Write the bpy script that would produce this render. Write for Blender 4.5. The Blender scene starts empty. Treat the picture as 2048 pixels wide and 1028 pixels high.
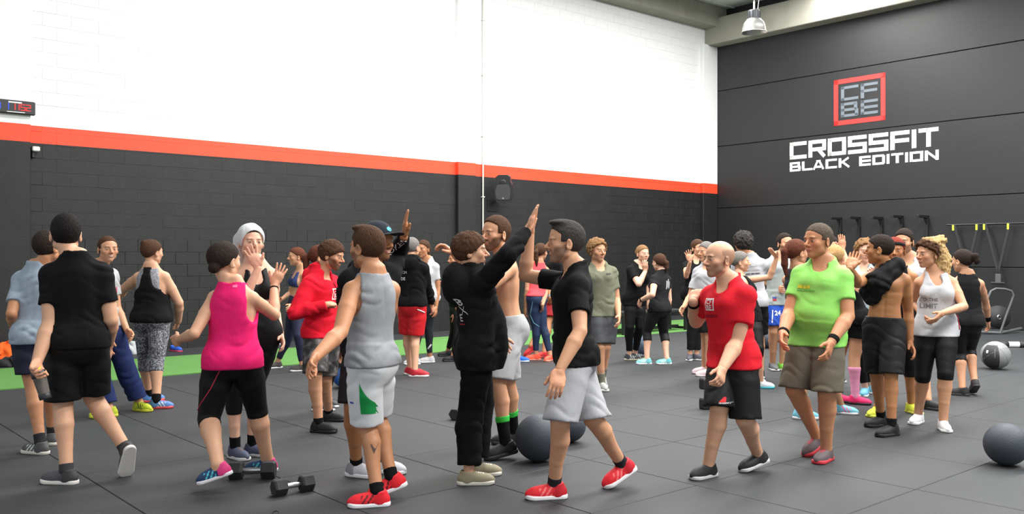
import bpy, math, random
import numpy as np
from mathutils import Vector, Matrix

# ------------------------------------------------------------------ camera, world, light
F, CX, CY, CAMH = 1800.0, 1024.0, 514.0, 1.52
scene = bpy.context.scene
COL = scene.collection
cam_d = bpy.data.cameras.new('camera')
cam_d.sensor_width = 36.0
cam_d.lens = 36.0 * F / 2048.0
cam_d.clip_end = 200
cam = bpy.data.objects.new('camera', cam_d)
cam.location = (0, 0, CAMH)
cam.rotation_euler = (math.pi / 2, 0, 0)
COL.objects.link(cam)
scene.camera = cam
world = bpy.data.worlds.new('world')
scene.world = world
world.use_nodes = True
world.node_tree.nodes['Background'].inputs[0].default_value = (0.93, 0.97, 1.0, 1)
world.node_tree.nodes['Background'].inputs[1].default_value = 0.75
scene.view_settings.view_transform = 'Standard'
scene.view_settings.look = 'None'
scene.view_settings.gamma = 1.0
scene.view_settings.use_curve_mapping = False
scene.view_settings.exposure = 0.22

U1 = np.array([0.7556, 0.6551, 0.0])      # along the back wall, to the right and away
U2 = np.array([0.6551, -0.7556, 0.0])     # along the right wall, towards the camera
CORNER = np.array([5.478, 24.41, 0.0])


def wpt(a, b, z=0.0):
    """Point a metres along the back wall (from the corner, negative = left), b metres into the room."""
    p = CORNER + U1 * a + U2 * b
    return np.array([p[0], p[1], z])


WALLROT = math.atan2(U1[1], U1[0])


def skylight(name, a, b, z, sx, sy, watt):
    d = bpy.data.lights.new(name, 'AREA')
    d.shape = 'RECTANGLE'
    d.size, d.size_y = sx, sy
    d.energy = watt
    d.color = (1.0, 0.985, 0.96)
    o = bpy.data.objects.new(name, d)
    o.location = wpt(a, b, z)
    o.rotation_euler = (0, 0, WALLROT)
    COL.objects.link(o)
    return o


skylight('skylight_strip', -7.5, 4.2, 7.9, 17.0, 1.6, 1700)
skylight('skylight_strip', -7.5, 10.5, 7.9, 17.0, 1.6, 1900)
skylight('skylight_strip', -9.5, 16.5, 7.9, 17.0, 1.6, 2100)


# ------------------------------------------------------------------ helpers
def s2l(c):
    return tuple(((v / 255.0) / 12.92 if v / 255.0 <= 0.04045 else ((v / 255.0 + 0.055) / 1.055) ** 2.4) for v in c)


def nrm(v):
    v = np.asarray(v, float)
    n = np.linalg.norm(v)
    return v / n if n > 1e-9 else v


def ray(px, py):
    return nrm([(px - CX) / F, 1.0, (CY - py) / F])


CAM = np.array([0, 0, CAMH])


def at_depth(px, py, d):
    return np.array([(px - CX) / F * d, d, CAMH + (CY - py) / F * d])


def at_height(px, py, z):
    d = F * (CAMH - z) / (py - CY)
    return at_depth(px, py, d)


def on_back(px, py, off=0.0):
    """ray meets the back wall (off metres in front of it) -> (a, z)"""
    r = ray(px, py)
    t = (np.dot(CORNER + U2 * off - CAM, U2)) / np.dot(r, U2)
    p = CAM + r * t
    return float(np.dot(p - CORNER, U1)), float(p[2])


def on_right(px, py, off=0.0):
    """ray meets the right wall (off metres in front of it) -> (b, z)"""
    r = ray(px, py)
    t = (np.dot(CORNER - U1 * off - CAM, U1)) / np.dot(r, U1)
    p = CAM + r * t
    return float(np.dot(p - CORNER, U2)), float(p[2])


def tag(o, label=None, cat=None, group=None, kind=None):
    if label: o['label'] = label
    if cat: o['category'] = cat
    if group: o['group'] = group
    if kind: o['kind'] = kind
    return o


def empty(name, loc, rz=0.0):
    o = bpy.data.objects.new(name, None)
    o.location = [float(v) for v in loc]
    o.rotation_euler = (0, 0, rz)
    o.empty_display_size = 0.1
    COL.objects.link(o)
    return o


def mesh_np(name, V, Q, smooth=True, cols=None):
    V = np.asarray(V, np.float32)
    Q = np.asarray(Q, np.int32)
    k = Q.shape[1]
    me = bpy.data.meshes.new(name)
    me.vertices.add(len(V))
    me.vertices.foreach_set('co', V.ravel())
    me.loops.add(Q.size)
    me.loops.foreach_set('vertex_index', Q.ravel())
    me.polygons.add(len(Q))
    me.polygons.foreach_set('loop_start', np.arange(0, Q.size, k, dtype=np.int32))
    if smooth:
        me.polygons.foreach_set('use_smooth', np.ones(len(Q), bool))
    if cols is not None:
        ca = me.color_attributes.new('Col', 'FLOAT_COLOR', 'POINT')
        c4 = np.ones((len(V), 4), np.float32)
        c4[:, :3] = cols
        ca.data.foreach_set('color', c4.ravel())
    me.update(calc_edges=True)
    me.validate()
    return me


def obj(name, me, mat, parent=None):
    o = bpy.data.objects.new(name, me)
    if mat is not None and len(me.materials) == 0:
        me.materials.append(mat)
    COL.objects.link(o)
    if parent is not None:
        o.parent = parent
    return o


class MB:
    """collects boxes, prisms, tubes and lathes; build() links ONE mesh object"""

    def __init__(self):
        self.v, self.f, self.s = [], [], []

    def add(self, vs, fs, smooth=False):
        n = len(self.v)
        self.v += [tuple(float(x) for x in p) for p in vs]
        self.f += [tuple(i + n for i in f) for f in fs]
        self.s += [smooth] * len(fs)
        return self

    def box(self, c, half, X=(1, 0, 0), Y=(0, 1, 0), Z=(0, 0, 1), bev=0.0):
        c = np.asarray(c, float)
        X, Y, Z = [np.asarray(a, float) for a in (X, Y, Z)]
        hx, hy, hz = half
        b = min(bev, hx * .49, hy * .49, hz * .49)
        if b <= 0:
            P = [c + X * sx * hx + Y * sy * hy + Z * sz * hz for sz in (-1, 1) for sy in (-1, 1) for sx in (-1, 1)]
            return self.add(P, [(0, 2, 3, 1), (4, 5, 7, 6), (0, 1, 5, 4), (2, 6, 7, 3), (0, 4, 6, 2), (1, 3, 7, 5)])
        # chamfered on the Z outline corners and on top/bottom rims
        rings = []
        for z, ins in ((-hz, b), (-hz + b, 0), (hz - b, 0), (hz, b)):
            x, y = hx - ins, hy - ins
            rings.append([(x, -y + b), (x, y - b), (x - b, y), (-x + b, y), (-x, y - b), (-x, -y + b), (-x + b, -y), (x - b, -y)])
        P = []
        for (z, r) in zip((-hz, -hz + b, hz - b, hz), rings):
            P += [c + X * u + Y * w + Z * z for u, w in r]
        fs = [tuple(range(7, -1, -1)), tuple(range(24, 32))]
        for k in range(3):
            for i in range(8):
                j = (i + 1) % 8
                fs.append((k * 8 + i, k * 8 + j, k * 8 + 8 + j, k * 8 + 8 + i))
        return self.add(P, fs)

    def tube(self, pts, r, n=10, cap=True, smooth=True):
        pts = [np.asarray(p, float) for p in pts]
        rs = r if hasattr(r, '__len__') else [r] * len(pts)
        P, fs = [], []
        T0 = nrm(pts[1] - pts[0])
        a = np.array([0, 0, 1.0]) if abs(T0[2]) < .9 else np.array([1.0, 0, 0])
        N = nrm(np.cross(T0, a))
        for i, p in enumerate(pts):
            T = nrm((pts[min(i + 1, len(pts) - 1)] - pts[max(i - 1, 0)]))
            N = nrm(N - T * np.dot(N, T))
            B = np.cross(T, N)
            for k in range(n):
                an = 2 * math.pi * k / n
                P.append(p + (N * math.cos(an) + B * math.sin(an)) * rs[i])
        for i in range(len(pts) - 1):
            for k in range(n):
                k2 = (k + 1) % n
                fs.append((i * n + k, i * n + k2, (i + 1) * n + k2, (i + 1) * n + k))
        self.add(P, fs, smooth)
        if cap:
            self.add(P[:n], [tuple(range(n - 1, -1, -1))])
            self.add(P[-n:], [tuple(range(n))])
        return self

    def lathe(self, c, prof, axis=(0, 0, 1), n=24, smooth=True):
        """prof: list of (radius, along axis)"""
        A = nrm(axis)
        a = np.array([0, 0, 1.0]) if abs(A[2]) < .9 else np.array([1.0, 0, 0])
        N = nrm(np.cross(A, a)); B = np.cross(A, N)
        c = np.asarray(c, float)
        P, fs = [], []
        for r, h in prof:
            for k in range(n):
                an = 2 * math.pi * k / n
                P.append(c + A * h + (N * math.cos(an) + B * math.sin(an)) * r)
        for i in range(len(prof) - 1):
            for k in range(n):
                k2 = (k + 1) % n
                fs.append((i * n + k, i * n + k2, (i + 1) * n + k2, (i + 1) * n + k))
        return self.add(P, fs, smooth)

    def prism(self, poly, c, X, Y, Z, depth):
        """2D outline in X,Y extruded along Z"""
        c = np.asarray(c, float)
        X, Y, Z = [np.asarray(a, float) for a in (X, Y, Z)]
        n = len(poly)
        P = [c + X * u + Y * v for u, v in poly] + [c + X * u + Y * v + Z * depth for u, v in poly]
        fs = [tuple(range(n - 1, -1, -1)), tuple(range(n, 2 * n))]
        for i in range(n):
            j = (i + 1) % n
            fs.append((i, j, n + j, n + i))
        return self.add(P, fs)

    def mesh(self, name, origin=(0, 0, 0)):
        o = np.asarray(origin, float)
        me = bpy.data.meshes.new(name)
        me.from_pydata([tuple(np.asarray(v) - o) for v in self.v], [], self.f)
        me.polygons.foreach_set('use_smooth', self.s)
        me.update()
        return me

    def build(self, name, mat, parent=None, origin=None):
        if origin is None:
            origin = tuple(parent.location) if parent is not None else (0, 0, 0)
        return obj(name, self.mesh(name, origin), mat, parent)


# ------------------------------------------------------------------ materials
MATS = {}


def new_mat(name):
    m = bpy.data.materials.new(name)
    m.use_nodes = True
    nt = m.node_tree
    return m, nt, nt.nodes['Principled BSDF']


def mat_plain(name, rgb, rough=.6, metal=0.0, noise=0.12, nscale=6.0, bump=0.0, bscale=60.0, spec=.5, coat=0.0):
    if name in MATS: return MATS[name]
    m, nt, b = new_mat(name)
    N, L = nt.nodes, nt.links
    c = s2l(rgb)
    tc = N.new('ShaderNodeTexCoord')
    nz = N.new('ShaderNodeTexNoise'); nz.inputs['Scale'].default_value = nscale; nz.inputs['Detail'].default_value = 5
    L.new(tc.outputs['Object'], nz.inputs['Vector'])
    mx = N.new('ShaderNodeMix'); mx.data_type = 'RGBA'
    mx.inputs['A'].default_value = tuple(v * (1 - noise) for v in c) + (1,)
    mx.inputs['B'].default_value = tuple(min(1, v * (1 + noise)) for v in c) + (1,)
    L.new(nz.outputs['Fac'], mx.inputs['Factor'])
    L.new(mx.outputs['Result'], b.inputs['Base Color'])
    b.inputs['Roughness'].default_value = rough
    b.inputs['Metallic'].default_value = metal
    b.inputs['Specular IOR Level'].default_value = spec
    b.inputs['Coat Weight'].default_value = coat
    if bump > 0:
        n2 = N.new('ShaderNodeTexNoise'); n2.inputs['Scale'].default_value = bscale; n2.inputs['Detail'].default_value = 4
        L.new(tc.outputs['Object'], n2.inputs['Vector'])
        bp = N.new('ShaderNodeBump'); bp.inputs['Strength'].default_value = bump; bp.inputs['Distance'].default_value = .01
        L.new(n2.outputs['Fac'], bp.inputs['Height'])
        L.new(bp.outputs['Normal'], b.inputs['Normal'])
    MATS[name] = m
    return m


def mat_attr(name, rough=.6, bump=.2, bscale=(60, 60, 60), noise=.1, nscale=14.0, sheen=0.0, spec=.5, sss=0.0):
    """colour comes from the mesh's own colour attribute, with fine procedural grain"""
    m, nt, b = new_mat(name)
    N, L = nt.nodes, nt.links
    at = N.new('ShaderNodeAttribute'); at.attribute_name = 'Col'
    tc = N.new('ShaderNodeTexCoord')
    nz = N.new('ShaderNodeTexNoise'); nz.inputs['Scale'].default_value = nscale; nz.inputs['Detail'].default_value = 5
    L.new(tc.outputs['Object'], nz.inputs['Vector'])
    mr = N.new('ShaderNodeMapRange')
    mr.inputs['To Min'].default_value = 1 - noise; mr.inputs['To Max'].default_value = 1 + noise
    L.new(nz.outputs['Fac'], mr.inputs['Value'])
    mx = N.new('ShaderNodeVectorMath'); mx.operation = 'SCALE'
    L.new(at.outputs['Color'], mx.inputs[0]); L.new(mr.outputs['Result'], mx.inputs['Scale'])
    L.new(mx.outputs['Vector'], b.inputs['Base Color'])
    b.inputs['Roughness'].default_value = rough
    b.inputs['Specular IOR Level'].default_value = spec
    b.inputs['Sheen Weight'].default_value = sheen
    if sss > 0:
        b.inputs['Subsurface Weight'].default_value = sss
        b.inputs['Subsurface Radius'].default_value = (.9, .35, .2)
        b.inputs['Subsurface Scale'].default_value = .012
    if bump > 0:
        mp = N.new('ShaderNodeMapping'); mp.inputs['Scale'].default_value = bscale
        L.new(tc.outputs['Object'], mp.inputs['Vector'])
        n2 = N.new('ShaderNodeTexNoise'); n2.inputs['Scale'].default_value = 1; n2.inputs['Detail'].default_value = 6
        L.new(mp.outputs['Vector'], n2.inputs['Vector'])
        bp = N.new('ShaderNodeBump'); bp.inputs['Strength'].default_value = bump; bp.inputs['Distance'].default_value = .012
        L.new(n2.outputs['Fac'], bp.inputs['Height'])
        L.new(bp.outputs['Normal'], b.inputs['Normal'])
    MATS[name] = m
    return m


M_SKIN = mat_attr('skin', rough=.5, bump=.06, bscale=(90, 90, 90), noise=.07, nscale=22, spec=.35)
M_CLOTH = mat_attr('jersey_cloth', rough=.85, bump=.35, bscale=(22, 22, 9), noise=.06, spec=.15)
M_SPORT = mat_attr('sport_fabric', rough=.6, bump=.18, bscale=(26, 26, 9), noise=.06, spec=.22)
M_FLEECE = mat_attr('fleece', rough=.95, bump=.45, bscale=(16, 16, 12), noise=.08, spec=.12)
M_HAIR = mat_attr('hair', rough=.75, bump=1.0, bscale=(150, 150, 40), noise=.4, nscale=70, spec=.12)
M_SHOE = mat_attr('shoe_mesh', rough=.6, bump=.2, bscale=(140, 140, 140), noise=.1, spec=.4)
M_SOLE = mat_attr('shoe_sole', rough=.55, bump=.05, noise=.06, spec=.4)


def pattern_mat(name, kind, cols, scale, rough=.75):
    m, nt, b = new_mat(name)
    N, L = nt.nodes, nt.links
    tc = N.new('ShaderNodeTexCoord')
    rp = N.new('ShaderNodeValToRGB')
    rp.color_ramp.interpolation = 'CONSTANT' if kind == 'camo' else 'LINEAR'
    els = rp.color_ramp.elements
    if kind == 'camo':
        nz = N.new('ShaderNodeTexNoise'); nz.inputs['Scale'].default_value = scale; nz.inputs['Detail'].default_value = 3
        L.new(tc.outputs['Object'], nz.inputs['Vector']); L.new(nz.outputs['Fac'], rp.inputs['Fac'])
        pos = [0, .44, .52, .60]
    else:
        nz = N.new('ShaderNodeTexNoise'); nz.inputs['Scale'].default_value = scale; nz.inputs['Detail'].default_value = 2
        nz.inputs['Distortion'].default_value = 2.2
        L.new(tc.outputs['Object'], nz.inputs['Vector'])
        ml = N.new('ShaderNodeMath'); ml.operation = 'MULTIPLY'; ml.inputs[1].default_value = 26
        sn = N.new('ShaderNodeMath'); sn.operation = 'SINE'
        L.new(nz.outputs['Fac'], ml.inputs[0]); L.new(ml.outputs[0], sn.inputs[0]); L.new(sn.outputs[0], rp.inputs['Fac'])
        pos = [.3, .42]
    while len(els) < len(cols): els.new(.5)
    for e, p, c in zip(els, pos, cols):
        e.position = p; e.color = s2l(c) + (1,)
    L.new(rp.outputs['Color'], b.inputs['Base Color'])
    b.inputs['Roughness'].default_value = rough
    MATS[name] = m
    return m


M_CAMO = pattern_mat('camo_fabric', 'camo', [(24, 23, 25), (48, 45, 46), (78, 74, 74), (104, 99, 98)], 13)
M_ZEBRA = pattern_mat('printed_leggings', 'zebra', [(62, 64, 70), (158, 161, 168)], 19)
M_ZEBRA2 = pattern_mat('printed_bra', 'zebra', [(110, 112, 118), (170, 173, 180)], 32)

# ------------------------------------------------------------------ signed distance modelling
def smin(a, b, k):
    h = np.clip(.5 + .5 * (b - a) / k, 0, 1)
    return b + (a - b) * h - k * h * (1 - h)


def smax(a, b, k):
    return -smin(-a, -b, k)


def cone(P, a, b, ra, rb):
    a = np.asarray(a, np.float32); ba = np.asarray(b, np.float32) - a
    d = P - a
    t = np.clip(d @ ba / max(1e-9, float(ba @ ba)), 0, 1)
    d = d - t[:, None] * ba
    return np.sqrt(np.einsum('ij,ij->i', d, d)) - (ra + (rb - ra) * t)


def chain(P, pts, rs):
    d = cone(P, pts[0], pts[1], rs[0], rs[1])
    for i in range(1, len(pts) - 1):
        d = smin(d, cone(P, pts[i], pts[i + 1], rs[i], rs[i + 1]), .008)
    return d


def ell(P, c, R, r):
    """R rows: axes; r radii"""
    q = (P - np.asarray(c, np.float32)) @ np.asarray(R, np.float32).T
    r = np.asarray(r, np.float32)
    a = q / r
    k0 = np.sqrt(np.einsum('ij,ij->i', a, a))
    b = a / r
    k1 = np.sqrt(np.einsum('ij,ij->i', b, b)) + 1e-6
    return k0 * (k0 - 1) / k1


def ball(P, c, r):
    d = P - np.asarray(c, np.float32)
    return np.sqrt(np.einsum('ij,ij->i', d, d)) - r


def plane(P, p, n):
    return (P - np.asarray(p, np.float32)) @ np.asarray(n, np.float32)


def wob(P, f, s=0.0):
    x, y, z = P[:, 0] * f, P[:, 1] * f, P[:, 2] * f
    return (np.sin(x * 1.3 + 1.7 * np.sin(y * .9 + s) + s) * np.sin(y * 1.1 + 1.3 * np.sin(z * 1.2 + 2 * s)) +
            .6 * np.sin(z * 1.9 + 2.1 * np.sin(x * 1.4 - y + s)) * np.sin(x * .8 - y * 1.5 + s)) * .6


def folds(P, s=0.0, f=26.0):
    x, y, z = P[:, 0], P[:, 1], P[:, 2]
    w = z * f + 3.4 * np.sin(x * 13 + y * 9 + s) + 2.4 * np.sin(y * 17 - x * 11 + 2 * s) + 1.2 * np.sin(z * 31 + x * 23)
    m = np.clip(.35 + .8 * np.sin(x * 11 - z * 9 + s * 3) * np.sin(y * 12 + z * 8 + s), 0, 1)
    return (1 - 2 * np.abs(np.sin(w * .5)) ** .8) * m


def grad(f, P, e):
    k = np.array([[1, -1, -1], [-1, -1, 1], [-1, 1, -1], [1, 1, 1]], np.float32)
    g = 0
    for i in range(4):
        g = g + k[i] * f(P + k[i] * e)[:, None]
    return g / (np.linalg.norm(g, axis=1)[:, None] + 1e-9)


def polygonise(f, lo, hi, h, newton=2, margin=2.0):
    lo = np.asarray(lo, np.float32) - 2 * h
    hi = np.asarray(hi, np.float32) + 2 * h
    B = 4
    nb = np.maximum(1, np.ceil((hi - lo) / (h * B)).astype(int))
    n = nb * B
    bi = np.stack(np.meshgrid(*[np.arange(k) for k in nb], indexing='ij'), -1).reshape(-1, 3)
    bc = (lo + (bi * B + (B - 1) / 2) * h).astype(np.float32)
    bd = f(bc)
    act = np.abs(bd) < h * B * .87 * margin + 2.5 * h
    G = np.repeat(np.repeat(np.repeat(bd.reshape(nb), B, 0), B, 1), B, 2).astype(np.float32)
    ai = bi[act]
    if len(ai) == 0:
        return np.zeros((0, 3)), np.zeros((0, 4), int)
    off = np.stack(np.meshgrid(*[np.arange(B)] * 3, indexing='ij'), -1).reshape(-1, 3)
    gi = (ai[:, None, :] * B + off[None]).reshape(-1, 3)
    vals = f((lo + gi * h).astype(np.float32))
    G[gi[:, 0], gi[:, 1], gi[:, 2]] = vals
    G[0] = np.abs(G[0]) + 1e-4; G[-1] = np.abs(G[-1]) + 1e-4
    G[:, 0] = np.abs(G[:, 0]) + 1e-4; G[:, -1] = np.abs(G[:, -1]) + 1e-4
    G[:, :, 0] = np.abs(G[:, :, 0]) + 1e-4; G[:, :, -1] = np.abs(G[:, :, -1]) + 1e-4
    S = G < 0
    cnt = np.zeros(tuple(n - 1), np.int8)
    for dx in (0, 1):
        for dy in (0, 1):
            for dz in (0, 1):
                cnt += S[dx:n[0] - 1 + dx, dy:n[1] - 1 + dy, dz:n[2] - 1 + dz]
    cells = np.argwhere((cnt > 0) & (cnt < 8))
    idx = -np.ones(tuple(n - 1), np.int32)
    idx[cells[:, 0], cells[:, 1], cells[:, 2]] = np.arange(len(cells))
    corners = np.array([[0, 0, 0], [1, 0, 0], [0, 1, 0], [1, 1, 0], [0, 0, 1], [1, 0, 1], [0, 1, 1], [1, 1, 1]])
    cv = np.stack([G[cells[:, 0] + c[0], cells[:, 1] + c[1], cells[:, 2] + c[2]] for c in corners], 1)
    acc = np.zeros((len(cells), 3)); num = np.zeros(len(cells))
    for a, b in ((0, 1), (2, 3), (4, 5), (6, 7), (0, 2), (1, 3), (4, 6), (5, 7), (0, 4), (1, 5), (2, 6), (3, 7)):
        va, vb = cv[:, a], cv[:, b]
        m = (va < 0) != (vb < 0)
        t = np.where(m, va / np.where(m, va - vb, 1), 0)
        p = corners[a] + t[:, None] * (corners[b] - corners[a])
        acc += p * m[:, None]; num += m
    V = (lo + (cells + acc / num[:, None]) * h).astype(np.float32)
    quads = []
    for ax in range(3):
        o1, o2 = [(1, 2), (2, 0), (0, 1)][ax]
        sl0 = [slice(1, n[k] - 1) for k in range(3)]; sl1 = list(sl0)
        sl0[ax] = slice(0, n[ax] - 1); sl1[ax] = slice(1, n[ax])
        a, b = S[tuple(sl0)], S[tuple(sl1)]
        e = np.argwhere(a != b)
        st = np.array([1, 1, 1]); st[ax] = 0
        e2 = e + st
        inside = a[e[:, 0], e[:, 1], e[:, 2]]
        def cell(d1, d2):
            q = e2.copy(); q[:, o1] += d1; q[:, o2] += d2
            return idx[q[:, 0], q[:, 1], q[:, 2]]
        q = np.stack([cell(-1, -1), cell(0, -1), cell(0, 0), cell(-1, 0)], 1)
        q[~inside] = q[~inside][:, ::-1]
        quads.append(q)
    Q = np.concatenate(quads)
    Q = Q[(Q >= 0).all(1)]
    for _ in range(newton):
        d = f(V)
        V = V - np.clip(d, -h, h)[:, None] * grad(f, V, h * .35).astype(np.float32) * .9
    return V, Q


def sdf_obj(name, f, lo, hi, h, mat, parent, origin, col=(.5, .5, .5), newton=2, colf=None):
    V, Q = polygonise(f, lo, hi, h, newton)
    if len(Q) == 0:
        return None
    C = np.tile(np.asarray(col, np.float32), (len(V), 1))
    if colf is not None:
        C = colf(V, C)
    me = mesh_np(name, V - np.asarray(origin, np.float32), Q, True, C)
    return obj(name, me, mat, parent)

# ------------------------------------------------------------------ people
def facing(deg):
    a = math.radians(deg)
    return np.array([math.sin(a), -math.cos(a), 0.0])


UP = np.array([0, 0, 1.0])
TG = np.linspace(-.4, 1.3, 171)


def smooth_tab(rows):
    r = np.array(rows, float)
    y = np.interp(TG, r[:, 0], r[:, 1])
    k = np.hanning(17); k /= k.sum()
    return np.convolve(np.pad(y, 8, mode='edge'), k, 'valid')


TORSO = {
    'm': dict(W=[(-.3, .09), (-.12, .135), (0, .168), (.12, .168), (.3, .152), (.42, .146), (.6, .162), (.66, .166), (.80, .164), (.90, .140), (1.0, .100), (1.10, .072), (1.2, .060), (1.3, .055)],
              D=[(-.3, .07), (-.12, .10), (0, .115), (.12, .115), (.3, .104), (.42, .102), (.6, .115), (.78, .124), (.92, .108), (1.02, .082), (1.12, .062), (1.25, .055)],
              O=[(-.3, 0), (0, -.008), (.3, .006), (.6, .006), (.8, .008), (1, -.012), (1.25, -.02)]),
    'f': dict(W=[(-.3, .09), (-.12, .150), (0, .175), (.12, .170), (.3, .142), (.42, .130), (.6, .140), (.66, .146), (.80, .142), (.90, .122), (1.0, .088), (1.10, .062), (1.2, .050), (1.3, .046)],
              D=[(-.3, .07), (-.12, .105), (0, .118), (.12, .115), (.3, .098), (.42, .092), (.6, .102), (.78, .108), (.92, .095), (1.02, .072), (1.12, .052), (1.25, .046)],
              O=[(-.3, 0), (0, -.010), (.3, .006), (.6, .004), (.8, .004), (1, -.012), (1.25, -.02)]),
}
RAD = {
    'm': dict(arm=(.047, .050, .040, .044, .028), leg=(.084, .080, .058, .058, .037), neck=.058),
    'f': dict(arm=(.041, .043, .035, .038, .0245), leg=(.088, .084, .057, .056, .035), neck=.047),
}
SKIN = {'fair': (212, 163, 132), 'light': (202, 150, 117), 'tan': (188, 133, 97), 'brown': (168, 115, 77), 'pale': (220, 174, 148)}
HAIRC = {'black': (30, 26, 26), 'dark': (46, 36, 32), 'brown': (78, 54, 40), 'auburn': (96, 54, 40), 'light': (140, 106, 72),
         'blond': (182, 146, 98), 'grey': (122, 118, 114), 'red': (128, 50, 38), 'salt': (62, 58, 56), 'taupe': (88, 77, 67), 'gold': (206, 172, 120)}
LOD = {0: dict(body=.0115, cloth=.011, head=.0052, hand=.0045, shoe=.0058, hair=.007),
       1: dict(body=.015, cloth=.014, head=.0075, hand=.0062, shoe=.008, hair=.010),
       2: dict(body=.019, cloth=.017, head=.0095, hand=.0075, shoe=.010, hair=.012)}


def lift(par, px, L, sign):
    r = ray(*px)
    oc = CAM - par
    b = float(oc @ r); c = float(oc @ oc) - L * L
    disc = b * b - c
    if disc < 0 or sign == 0:
        p = CAM + r * (-b)
    else:
        p = CAM + r * (-b + sign * math.sqrt(disc))
    v = p - par
    n = np.linalg.norm(v)
    if n > 1.08 * L: p = par + v * (1.08 * L / n)
    if n < .8 * L: p = par + v * (.8 * L / n)
    return p


def basis(fwd, up):
    f = nrm(fwd); r = nrm(np.cross(f, up)); u = np.cross(r, f)
    return r, f, u


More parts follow.
